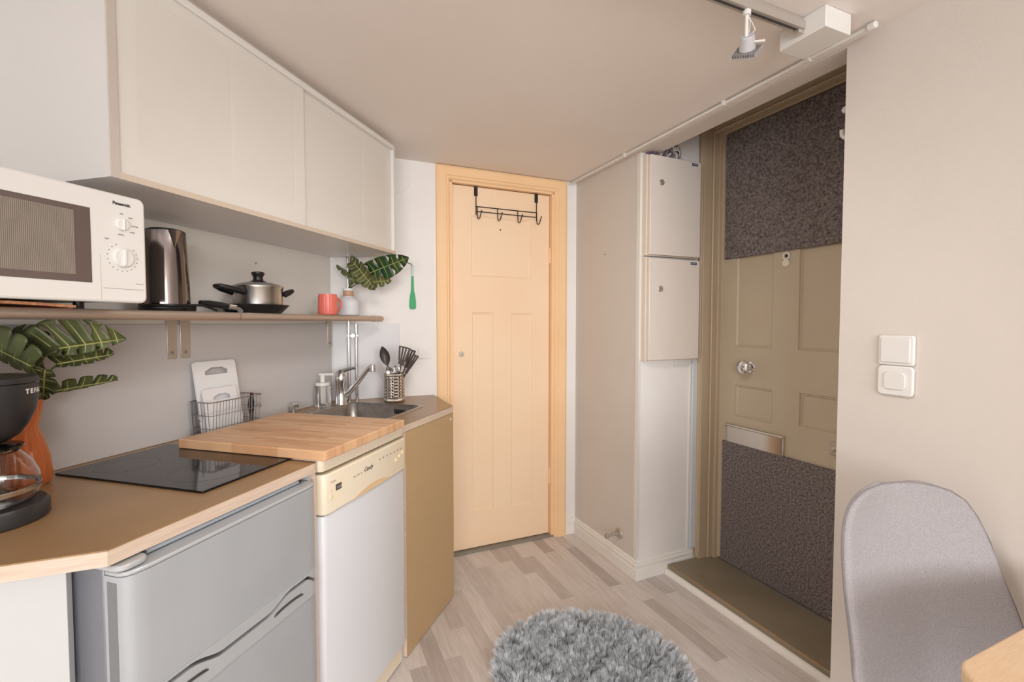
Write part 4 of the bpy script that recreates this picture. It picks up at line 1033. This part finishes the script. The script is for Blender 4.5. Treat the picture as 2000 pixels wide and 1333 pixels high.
T.part('end_hook', MB().tube([(BX1 - 0.03, BY0 - 0.001, 0.965), (BX1 - 0.03, BY0 - 0.018, 0.97), (BX1 - 0.03, BY0 - 0.022, 0.958), (BX1 - 0.03, BY0 - 0.012, 0.950)], 0.0018, 8).tube([(BX1 - 0.03, BY1 + 0.001, 0.965), (BX1 - 0.03, BY1 + 0.018, 0.97), (BX1 - 0.03, BY1 + 0.022, 0.958), (BX1 - 0.03, BY1 + 0.012, 0.950)], 0.0018, 8), wire_m)


def cut_board(label, y0, w_, h, th, xb, xt, hole):
    """upright board leaning back: lower edge at xb, upper at xt"""
    mb = MB(); outer = rrect(0, w_, 0, h, 0.012, 5); hx, hz, hw, hh = hole
    inn = [(hx + a, hz + b_) for a, b_ in ([(-hw, -hh), (hw, -hh), (hw, 0.0), (hw * 0.45, hh), (-hw * 0.45, hh), (-hw, 0.0)])]
    # split the face into an outer ring and the hand hole ring
    N = len(outer); m_ = len(inn)
    def closest(p): return min(range(m_), key=lambda i: (inn[i][0] - p[0]) ** 2 + (inn[i][1] - p[1]) ** 2)
    import mathutils.geometry as G
    tris = G.tessellate_polygon([[Vector((a, b_, 0)) for a, b_ in outer], [Vector((a, b_, 0)) for a, b_ in inn]])
    pts = outer + inn
    def map_(a, z, d): t = z / h; return (xb + (xt - xb) * t + d, y0 + a, BZ0 + 0.006 + z)
    v = [map_(a, z, th / 2) for a, z in pts] + [map_(a, z, -th / 2) for a, z in pts]; o = len(pts)
    f = [tuple(t) for t in tris] + [tuple(i + o for i in reversed(t)) for t in tris]
    f += [(i, (i + 1) % N, o + (i + 1) % N, o + i) for i in range(N)] + [(N + i, o + N + i, o + N + (i + 1) % m_, N + (i + 1) % m_) for i in range(m_)]
    mb.add(v, f)
    me = single('cutting_board', label, 'cutting board', 'K', (xb, y0, BZ0 + 0.006), mb, plastic_white_tr, group='white cutting boards in the wire basket', smooth=25)
    import bmesh
    bm = bmesh.new(); bm.from_mesh(me.data); bmesh.ops.recalc_face_normals(bm, faces=bm.faces); bm.to_mesh(me.data); bm.free()
cut_board('large white plastic cutting board leaning in the wire basket', 1.199, 0.166, 0.240, 0.006, -1.395, -1.432, (0.086, 0.206, 0.046, 0.012))
cut_board('small white plastic cutting board in front of the large one', 1.205, 0.132, 0.150, 0.005, -1.380, -1.400, (0.072, 0.120, 0.034, 0.009))
for i, (y, lab) in enumerate(((1.374, 'black kitchen knife standing left in the right end of the wire basket'), (1.388, 'black peeler standing right in the end of the wire basket'))):
    T = Thing(('kitchen_knife', 'vegetable_peeler')[i], lab, ('knife', 'peeler')[i], 'K', (-1.36 - 0.02 * i, y, BZ0 + 0.006))
    b0 = Vector((-1.362 - 0.02 * i, y - 0.004, BZ0 + 0.008)); b1 = Vector((-1.372 - 0.02 * i, y + 0.006, 1.012 - 0.02 * i)); m_ = b0 + (b1 - b0) * 0.42
    T.part('blade', MB().tube([b0, m_], [0.003, 0.006], 8), dark_nylon if i == 0 else steel)
    T.part('handle', MB().tube([m_, (m_ + b1) / 2, b1], [0.0065, 0.0085, 0.005], 10), black_plastic)
    if i == 0: T.part('red_tip', MB().tube([b1 - (b1 - b0) * 0.06, b1 + (b1 - b0) * 0.03], [0.0052, 0.003], 8), mat('red_plastic', (150, 30, 34), 0.4))

# ------------------------------------------------------------------ coffee maker
CC = conv('K', 'W', (-1.205, 0.565, 0.8903)) + Vector((0.010, 0.0, 0))
T = Thing('coffee_maker', 'black filter coffee maker with glass jug at the left end of the worktop', 'coffee maker', 'W', CC)
back = Vector((-0.97, 0.10, 0)).normalized(); sd = Vector((-back.y, back.x, 0))
T.part('base', MB().lathe(CC, [(0.0905, 0), (0.0935, 0.003), (0.0935, 0.026), (0.088, 0.033), (0.075, 0.034), (0, 0.034)], 64), mat('matte_black', (42, 41, 43), 0.42))
tw = MB(); c = CC + back * 0.115; tw.obox(c + Vector((0, 0, 0.158)), back * 0.045, sd * 0.072, (0, 0, 0.157)).obox(CC + back * 0.07 + Vector((0, 0, 0.0145)), back * 0.05, sd * 0.07, (0, 0, 0.014))
T.part('water_tank', tw, MATS['matte_black'], bevel=0.012, seg=3)
fbx = MB().lathe(CC, [(0.020, 0.146), (0.036, 0.150), (0.055, 0.163), (0.068, 0.183), (0.0785, 0.210), (0.083, 0.240), (0.0838, 0.268), (0.0825, 0.274), (0.070, 0.276), (0, 0.277)], 64)
fh = T.part('filter_holder', fbx, MATS['matte_black'])
T.part('lid_seam', MB().lathe(CC, [(0.0838, 0.262), (0.0843, 0.263), (0.0838, 0.2645)], 64, cap=False), black_gloss, parent=fh)
for i, chh in enumerate('TEFAL'):
    a = math.radians(9 + i * 7.0); r = 0.0832; nx = Vector((math.cos(a), math.sin(a), 0)); tx = Vector((-math.sin(a), math.cos(a), 0))
    T.part('brand_letter', text_mb(chh, 0.012, CC + nx * r + Vector((0, 0, 0.247)), tx, (0, 0, 1), bold=0.0006), white_plastic, parent=fh, smooth=0)
jug = [(0.040, 0.0352), (0.070, 0.036), (0.0775, 0.045), (0.0815, 0.062), (0.079, 0.085), (0.070, 0.108), (0.058, 0.124), (0.052, 0.131), (0.054, 0.136)]
jl = T.part('glass_jug', MB().lathe(CC, [(0.0, 0.0352)] + jug, 64, cap=False), clear_glass, solid=0.0018)
T.part('jug_band', MB().lathe(CC, [(0.0818, 0.057), (0.0824, 0.058), (0.0824, 0.066), (0.0815, 0.067)], 64, cap=False), chrome, parent=jl)
jd = T.part('jug_lid', MB().lathe(CC, [(0.0, 0.128), (0.053, 0.1375), (0.060, 0.139), (0.060, 0.143), (0.045, 0.146), (0.0, 0.1455)], 48), black_gloss, parent=jl)
fwd = -Vector((back.x * 0.5 + sd.x * 0.85, back.y * 0.5 + sd.y * 0.85, 0)).normalized()
fwd = Vector((0.25, -0.97, 0))
T.part('jug_handle', MB().tube([CC + fwd * 0.056 + Vector((0, 0, 0.137)), CC + fwd * 0.095 + Vector((0, 0, 0.134)), CC + fwd * 0.108 + Vector((0, 0, 0.11)), CC + fwd * 0.100 + Vector((0, 0, 0.07)), CC + fwd * 0.083 + Vector((0, 0, 0.058))], [0.008, 0.009, 0.009, 0.008, 0.006], 12), black_plastic, parent=jl)

# ------------------------------------------------------------------ over-door hook rack
T = Thing('over_door_rack', 'black wire rack with four hooks hung over the orange door', 'hook rack', 'R', (1.04, DY, 1.95))
yf = DY - 0.006
for u in (0.860, 1.226):
    sb = MB().tube([(u, DY + 0.01, 2.0045), (u, DY - 0.004, 2.0045), (u, DY - 0.0045, 1.99), (u, yf + 0.002, 1.86)], 0.0026, 8)
    T.part('strap', MB().box(u - 0.010, u + 0.010, DY - 0.0045, DY - 0.0010, 1.955, 2.0035).box(u - 0.010, u + 0.010, DY - 0.0045, DY + 0.02, 2.0033, 2.0050), black_metal)
    T.part('upright', MB().cyl((u, yf, 1.965), (u, yf, 1.852), 0.0026, n=10), black_metal)
for z in (1.897, 1.871): T.part('crossbar', MB().cyl((0.860, yf - 0.003, z), (1.226, yf - 0.003, z), 0.0024, n=10), black_metal)
for u in (0.866, 0.985, 1.107, 1.226):
    hk = [(u, yf - 0.003, 1.899), (u, yf - 0.004, 1.860), (u + 0.001, yf - 0.006, 1.836), (u + 0.004, yf - 0.014, 1.829), (u + 0.007, yf - 0.024, 1.834), (u + 0.010, yf - 0.034, 1.856), (u + 0.012, yf - 0.038, 1.868)]
    h_ = T.part('hook', MB().tube(hk, 0.0026, 8), black_metal)
    T.part('hook_tip', MB().lathe((u + 0.012, yf - 0.038, 1.868), [(0, -0.004), (0.003, -0.003), (0.0042, 0), (0.003, 0.003), (0, 0.004)], 12), black_metal, parent=h_)

# ------------------------------------------------------------------ distribution boxes in the niche
def fuse_box(label, z0, z1, lz):
    u0, u1, yb, yd = 1.490, 1.812, NS - 0.001, 1.806
    T = Thing('fuse_box', label, 'fuse box', 'R', ((u0 + u1) / 2, yb, z0), 'white fuse boxes beside the entrance door')
    T.part('body', MB().box(u0, u1, yd + 0.001, yb, z0, z1), mat('fuse_box_cream', (224, 210, 194), 0.4) if 'fuse_box_cream' not in MATS else MATS['fuse_box_cream'], bevel=0.002)
    d = T.part('door', MB().box(u0 + 0.008, u1, yd - 0.018, yd, z0 + 0.004, z1 - 0.004), mat('fuse_box_white', (226, 215, 205), 0.35) if 'fuse_box_white' not in MATS else MATS['fuse_box_white'], bevel=0.003)
    yk = yd - 0.018
    lk_ = T.part('lock', MB().cyl((1.562, yk, lz), (1.562, yk - 0.006, lz), 0.0145, n=28), metal_nickel, parent=d, bevel=0.0015)
    T.part('lock_slot', MB().obox((1.562, yk - 0.0065, lz), (0.010, 0, -0.002), (0, 0.0008, 0), (0.0003, 0, 0.0015)), grey_mark, parent=lk_)
    T.part('label_plate', MB().box(1.752, 1.790, yk - 0.0012, yk - 0.0002, z1 - 0.026, z1 - 0.014), blue_label, parent=d)
    T.part('label_lettering', MB().box(1.757, 1.785, yk - 0.0017, yk - 0.0011, z1 - 0.0215, z1 - 0.0185), pale_mark, parent=d, smooth=0)
fuse_box('upper white fuse box on the niche wall beside the entrance door', 1.588, 2.064, 1.934)
fuse_box('lower white fuse box on the niche wall beside the entrance door', 1.083, 1.580, 1.430)
T = Thing('cable_duct', 'white vertical cable duct below the fuse boxes', 'cable duct', 'R', (1.83, NS, 0.1))
T.part('duct', MB().box(1.812, 1.847, NS - 0.016, NS - 0.0005, 0.098, 1.0825), mat('duct_white', (212, 216, 220), 0.4), bevel=0.002)
T.part('duct_cover', MB().box(1.700, 1.790, NS - 0.014, NS - 0.0005, 1.052, 1.0828), white_plastic, bevel=0.002)
fr2 = MB().box(1.797, 1.8105, NS - 0.008, NS - 0.0005, 0.098, 1.06)
single('wall_moulding', 'slim white moulding strip beside the cable duct in the niche', 'moulding', 'R', (1.80, NS, 0.1), fr2, base_m, bevel=0.002)
T = Thing('cable_bundle', 'tangle of violet, white and black cables above the upper fuse box', 'cables', 'R', (1.6, NS - 0.02, 2.065))
def cable(u0, u1, h, seed, m, r=0.003):
    rnd = random.Random(seed); pts = []
    for i in range(14):
        t = i / 13; pts.append((u0 + (u1 - u0) * t + rnd.uniform(-0.004, 0.004), NS - 0.012 - 0.03 * abs(math.sin(5 * t + seed)), 2.064 + h * math.sin(math.pi * t) + rnd.uniform(0, 0.008)))
    pts[0] = (u0, NS - 0.015, 2.0648); pts[-1] = (u1, NS - 0.015, 2.0648)
    for k in range(2):
        q = [Vector(pts[0])]
        for a, b_ in zip(pts, pts[1:]): q += [Vector(a) * 0.75 + Vector(b_) * 0.25, Vector(a) * 0.25 + Vector(b_) * 0.75]
        pts = q + [Vector(pts[-1])]
    T.part('cable', MB().tube(pts, r, 6), m)
for i in range(5): cable(1.50 + 0.012 * i, 1.59 + 0.015 * i, 0.045 + 0.008 * i, i, cable_p)
for i in range(6): cable(1.56 + 0.014 * i, 1.66 + 0.012 * i, 0.040 + 0.012 * (i % 4), 10 + i, cable_w if i % 3 else grey_mark, 0.0035)
cable(1.60, 1.70, 0.13, 21, cable_b, 0.0025)

# coat hook on the hidden jamb of the niche, over the felt
HU, HZ_ = 1.55, 1.845
T = Thing('coat_hook', 'white coat hook with a round knob on the niche edge beside the door felt', 'hook', 'R', (HU, NE, 1.85))
T.part('upper_knob', MB().cyl((HU, NE + 0.006, HZ_ + 0.085), (HU, NE + 0.042, HZ_ + 0.085), 0.005, n=14).lathe((HU, NE + 0.043, HZ_ + 0.085), [(0, -0.010), (0.007, -0.008), (0.0105, 0), (0.007, 0.008), (0, 0.010)], 24), white_plastic)
T.part('lower_hook', MB().tube([(HU, NE + 0.006, HZ_ + 0.004), (HU, NE + 0.030, HZ_ - 0.002), (HU, NE + 0.044, HZ_), (HU, NE + 0.051, HZ_ + 0.009), (HU, NE + 0.052, HZ_ + 0.026)], 0.0062, 12), white_plastic)
T.part('back_plate', MB().box(HU - 0.012, HU + 0.012, NE + 0.0005, NE + 0.006, HZ_ - 0.012, HZ_ + 0.105), white_plastic, bevel=0.002)

# door stop on the right wall
T = Thing('door_stop', 'grey door stop sticking out of the right wall above the skirting', 'door stop', 'R', (RW, 1.975, 0.175))
T.part('rosette', MB().cyl((RW, 1.975, 0.176), (RW - 0.012, 1.975, 0.176), 0.027, 0.022, n=28), doorstop_m, bevel=0.002)
T.part('rod', MB().cyl((RW - 0.012, 1.975, 0.176), (RW - 0.075, 1.975, 0.176), 0.0085, 0.0075, n=18), doorstop_m)
T.part('buffer', MB().cyl((RW - 0.074, 1.975, 0.176), (RW - 0.088, 1.975, 0.176), 0.0135, n=20), doorstop_m, bevel=0.002)
single('screw', 'tiny screw left in the right wall beside the orange door', 'screw', 'R', (RW, 2.125, 1.63), MB().cyl((RW, 2.125, 1.634), (RW - 0.006, 2.125, 1.634), 0.004, n=12), doorstop_m)
single('screw', 'tiny screw left in the wall above the cooking pot', 'screw', 'K', (LW, 1.50, 1.49), MB().cyl((LW, 1.49, 1.497), (LW + 0.006, 1.49, 1.497), 0.003, n=12), doorstop_m)

# light switches
for lab, z0, z1, inn, rr in (('upper white light switch with a large flat rocker', 1.151, 1.233, 0.008, 0.004), ('lower white light switch with a small rounded rocker', 1.068, 1.150, 0.017, 0.012)):
    T = Thing('light_switch', lab + ' on the right wall', 'light switch', 'R', (RW, 0.75, (z0 + z1) / 2), 'light switches on the right wall')
    T.part('frame', MB().prism([(y, z) for y, z in rrect(0.708, 0.794, z0, z1, 0.008 if inn < 0.01 else 0.012)], RW - 0.010, RW - 0.0005, 'x'), white_plastic, bevel=0.004, seg=3)
    T.part('rocker', MB().prism([(y, z) for y, z in rrect(0.708 + inn, 0.794 - inn, z0 + inn, z1 - inn, rr)], RW - 0.014, RW - 0.009, 'x'), white_gloss, bevel=0.002, seg=3)

# curtain rod under the ceiling
T = Thing('curtain_rod', 'thin white rod with brackets running under the ceiling along the right wall', 'rod', 'R', (1.432, 1.6, 2.08))
T.part('rod', MB().cyl((1.432, 0.815, 2.078), (1.432, BW - 0.012, 2.078), 0.0055, n=16), white_gloss)
T.part('finial', MB().cyl((1.432, 0.800, 2.078), (1.432, 0.822, 2.078), 0.010, n=20), white_gloss, bevel=0.003)
T.part('rear_finial', MB().cyl((1.432, BW - 0.016, 2.078), (1.432, BW - 0.0005, 2.078), 0.009, n=20), white_gloss, bevel=0.002)
for y in (0.99, 1.31, 1.90): T.part('rod_bracket', MB().box(1.425, 1.439, y - 0.008, y + 0.008, 2.070, CZ - 0.0005), white_gloss, bevel=0.002)

# ceiling track light
T = Thing('track_light_box', 'white square ceiling box feeding the lighting track', 'ceiling box', 'R', (1.29, 0.88, CZ))
bx = MB().box(1.243, 1.347, 0.815, 0.945, 2.035, CZ - 0.0005)
T.part('housing', bx, white_plastic, bevel=0.002)
T = Thing('lighting_track', 'grey aluminium lighting track with a white side strip on the ceiling', 'lighting track', 'R', (0.85, 0.88, CZ))
T.part('rail', MB().box(0.30, 1.2425, 0.868, 0.893, 2.056, 2.077).box(0.30, 1.2425, 0.874, 0.887, 2.077, CZ - 0.0005), mat('track_alu', (186, 178, 170), 0.4, 0.4), bevel=0.0015)
T.part('track_groove', MB().box(0.31, 1.235, 0.877, 0.884, 2.0550, 2.0562), MATS['dark_gap'], smooth=0)
T.part('end_connector', MB().box(1.222, 1.2425, 0.872, 0.889, 2.046, 2.0558), metal_nickel, bevel=0.001)
T = Thing('spotlight', 'small grey spotlight with a square ribbed plate hanging from the track', 'spotlight', 'R', (1.03, 0.88, 2.05))
SLx, SLy = 1.036, 0.880
lx = lambda a, b_, z: (SLx + a, SLy + b_, z)
T.part('hanger', MB().cyl(lx(0, 0, 2.056), lx(0, 0, 1.985), 0.0045, n=14).cyl(lx(0, 0, 2.056), lx(0, 0, 2.044), 0.010, n=18), white_gloss)
aw = Vector((0.762, 0.647, 0)); dh = (aw * 0.75 - Vector((0, 0, 0.66))).normalized(); sx_ = Vector((-0.647, 0.762, 0)); up_ = dh.cross(sx_)
sx_, up_ = (sx_ * 0.94 + up_ * 0.34), (up_ * 0.94 - sx_ * 0.34)
J0 = Vector(lx(0.004, 0, 1.990))
T.part('socket', MB().cyl(J0 - dh * 0.006, J0 + dh * 0.028, 0.0165, 0.0200, n=32), mat('lamp_grey', (196, 196, 200), 0.35, 0.2), bevel=0.0015)
pl_ = MB(); PC_ = J0 + dh * 0.036
for i in range(15): pl_.obox(PC_ + sx_ * (-0.028 + 0.004 * i) - dh * 0.004, sx_ * 0.0008, up_ * 0.029, dh * 0.0045)
pl_.obox(PC_ + dh * 0.0012, sx_ * 0.0295, up_ * 0.0295, dh * 0.0013)
T.part('ribbed_plate', pl_, mat('heat_sink', (176, 170, 168), 0.4, 0.3), smooth=0)
T.part('lock_screw', MB().cyl(J0 + sx_ * -0.015 + dh * 0.01, J0 + sx_ * -0.042 + dh * 0.01, 0.003, n=10), white_gloss)
for k, r in ((0.016, 1), (0.024, -1)):
    T.part('supply_wire', MB().tube([J0, lx(k, 0.006 * r, 2.012), lx(k * 0.8, 0, 2.032), lx(0.004, 0, 2.046)], 0.0012, 6), cable_w)

# ------------------------------------------------------------------ table corner and chair
TH = 0.74
T = Thing('dining_table', 'pale ash table with a rounded corner in front of the chair', 'table', 'R', (1.2, 0.0, 0))
tp = rrect(0.893, RW - 0.006, -0.60, 0.372, 0.045, 8)
T.part('tabletop', MB().prism(tp, TH - 0.024, TH), table_m, bevel=0.004, seg=3)
for u, y in ((0.97, 0.31), (1.42, 0.31), (0.97, -0.54), (1.42, -0.54)):
    T.part('leg', MB().cyl((u, y, 0.0), (u, y, TH - 0.0245), 0.016, 0.022, n=20), table_m)

FR['C'] = math.radians(8)
CHX, CHY, _ = conv('W', 'C', (0.90, 1.02, 0))
T = Thing('dining_chair', 'grey fabric shell chair pushed to the end of the ash table', 'chair', 'C', (CHX, CHY - 0.15, 0))       # centre of the back
def shell():
    """one skin: seat from front to back, then the backrest; sides curl up"""
    prof = [  # (y, z, half width, side lift)
        (CHY - 0.47, 0.445, 0.150, 0.004), (CHY - 0.43, 0.458, 0.185, 0.010), (CHY - 0.33, 0.455, 0.205, 0.030), (CHY - 0.21, 0.447, 0.214, 0.050),
        (CHY - 0.12, 0.452, 0.218, 0.06), (CHY - 0.065, 0.470, 0.220, 0.055), (CHY - 0.035, 0.505, 0.218, 0.04), (CHY - 0.018, 0.56, 0.213, 0.02),
        (CHY, 0.63, 0.206, 0.01), (CHY + 0.020, 0.70, 0.198, 0.0), (CHY + 0.037, 0.77, 0.188, 0.0), (CHY + 0.050, 0.822, 0.173, 0.0), (CHY + 0.057, 0.857, 0.153, 0.0), (CHY + 0.060, 0.879, 0.122, 0), (CHY + 0.062, 0.891, 0.085, 0), (CHY + 0.063, 0.897, 0.04, 0)]
    n = 16; v = []; f = []
    for k, (y, z, hw, lift) in enumerate(prof):
        for i in range(n + 1):
            q = 2 * i / n - 1; s_ = abs(q) ** 2.4
            fwd_ = 0.040 * abs(q) ** 2 * min(1, max(0, (k - 4) / 3)) * (hw / 0.23)
            v.append((CHX + hw * q, y - fwd_, z + lift * s_))
    for k in range(len(prof) - 1):
        for i in range(n):
            a = k * (n + 1) + i; f.append((a, a + 1, a + n + 2, a + n + 1))
    return MB().add(v, f)
T.part('shell', shell(), chair_m, solid=0.020, subsurf=1, smooth=80)
rim = []
sh = shell(); n = 17; rows = len(sh.v) // n
rim = [Vector(sh.v[k * n]) for k in range(rows)] + [Vector(sh.v[(rows - 1) * n + i]) for i in range(1, n)] + [Vector(sh.v[k * n + n - 1]) for k in range(rows - 2, -1, -1)]
T.part('seam', MB().tube(rim, 0.0012, 6), mat('seam_grey', (138, 130, 130), 0.9))
for sx in (-1, 1):
    for sy, yy in ((-1, CHY - 0.36), (1, CHY - 0.10)):
        T.part('leg', MB().cyl((CHX + sx * 0.12, yy, 0.437), (CHX + sx * 0.19, yy + sy * 0.05, 0.0), 0.011, 0.009, n=16), black_metal)

# ------------------------------------------------------------------ shaggy round rug
RC = Vector((0.275, 1.62, 0)); RR = 0.34
T = Thing('shaggy_rug', 'round grey shaggy fur rug on the laminate floor', 'rug', 'W', (RC.x, RC.y, 0))
pts = [(RC.x + RR * (1 + 0.03 * math.sin(3 * a + 1)) * math.cos(a), RC.y + RR * (1 + 0.03 * math.sin(3 * a + 1)) * math.sin(a)) for a in [2 * math.pi * i / 48 for i in range(48)]]
rug_m = mat('rug_fur', (168, 172, 174), 0.9)
b = rug_m.node_tree.nodes['Principled BSDF']
at_ = nd(rug_m, 'ShaderNodeAttribute'); at_.attribute_name = 'tuft'
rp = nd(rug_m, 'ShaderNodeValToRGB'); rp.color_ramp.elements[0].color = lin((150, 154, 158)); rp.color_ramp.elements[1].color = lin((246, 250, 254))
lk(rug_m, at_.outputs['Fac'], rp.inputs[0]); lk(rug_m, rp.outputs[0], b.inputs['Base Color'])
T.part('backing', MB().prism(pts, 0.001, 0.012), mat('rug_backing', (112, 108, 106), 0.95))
NB = 90000
rs_ = np.random.RandomState(3)
ang = rs_.rand(NB) * 2 * np.pi; rad = RR * (1 + 0.03 * np.sin(3 * ang + 1)) * np.sqrt(rs_.rand(NB)) * 1.0
bx_, by_ = rad * np.cos(ang), rad * np.sin(ang)
def field(x, y, s):
    return np.sin(x * 31 + s) * np.cos(y * 27 - s * 1.7) + 0.7 * np.sin(x * 63 - y * 48 + s * 2.3) + 0.5 * np.cos(x * 97 + y * 88 + s) + 0.4 * np.sin(y * 140 - x * 30 + s * 3)
# clump blades towards random tuft centres
NC = 2600
ca = rs_.rand(NC) * 2 * np.pi; cr = RR * 1.02 * np.sqrt(rs_.rand(NC)); cx_, cy_ = cr * np.cos(ca), cr * np.sin(ca)
near = np.empty(NB, int)
for i in range(0, NB, 4000):
    d = (bx_[i:i + 4000, None] - cx_[None]) ** 2 + (by_[i:i + 4000, None] - cy_[None]) ** 2; near[i:i + 4000] = d.argmin(1)
tf = rs_.rand(NC)
lean_x = 0.55 * field(cx_, cy_, 0.3) + 0.45 * rs_.randn(NC) * 0.5; lean_y = 0.55 * field(cx_, cy_, 4.1) + 0.45 * rs_.randn(NC) * 0.5
edge = np.clip((cr / RR - 0.8) / 0.2, 0, 1)
lean_x += 1.5 * edge * np.cos(ca); lean_y += 1.5 * edge * np.sin(ca)
L_ = (0.040 + 0.012 * rs_.rand(NB))
tipx = bx_ + 0.020 * lean_x[near] + 0.35 * (cx_[near] - bx_) + 0.003 * rs_.randn(NB); tipy = by_ + 0.020 * lean_y[near] + 0.35 * (cy_[near] - by_) + 0.003 * rs_.randn(NB)
hz = np.sqrt((tipx - bx_) ** 2 + (tipy - by_) ** 2)
tipz = 0.010 + np.sqrt(np.maximum(L_ ** 2 - hz ** 2, 0.00015))
midx, midy, midz = bx_ + 0.35 * (tipx - bx_), by_ + 0.35 * (tipy - by_), 0.010 + 0.62 * (tipz - 0.010)
wa = rs_.rand(NB) * np.pi; wx, wy = np.cos(wa) * 0.0011, np.sin(wa) * 0.0011
V = np.empty((NB, 5, 3), np.float32)
V[:, 0] = np.stack([bx_ - wx, by_ - wy, np.full(NB, 0.008)], 1); V[:, 1] = np.stack([bx_ + wx, by_ + wy, np.full(NB, 0.008)], 1)
V[:, 2] = np.stack([midx + wx * 0.8, midy + wy * 0.8, midz], 1); V[:, 3] = np.stack([midx - wx * 0.8, midy - wy * 0.8, midz], 1)
V[:, 4] = np.stack([tipx, tipy, tipz], 1)
idx = (np.arange(NB) * 5)[:, None]
loops = np.concatenate([idx + np.array([0, 1, 2, 3]), idx + np.array([3, 2, 4])], 1).astype(np.int32).ravel()
starts = np.stack([np.arange(NB) * 7, np.arange(NB) * 7 + 4], 1).astype(np.int32).ravel()
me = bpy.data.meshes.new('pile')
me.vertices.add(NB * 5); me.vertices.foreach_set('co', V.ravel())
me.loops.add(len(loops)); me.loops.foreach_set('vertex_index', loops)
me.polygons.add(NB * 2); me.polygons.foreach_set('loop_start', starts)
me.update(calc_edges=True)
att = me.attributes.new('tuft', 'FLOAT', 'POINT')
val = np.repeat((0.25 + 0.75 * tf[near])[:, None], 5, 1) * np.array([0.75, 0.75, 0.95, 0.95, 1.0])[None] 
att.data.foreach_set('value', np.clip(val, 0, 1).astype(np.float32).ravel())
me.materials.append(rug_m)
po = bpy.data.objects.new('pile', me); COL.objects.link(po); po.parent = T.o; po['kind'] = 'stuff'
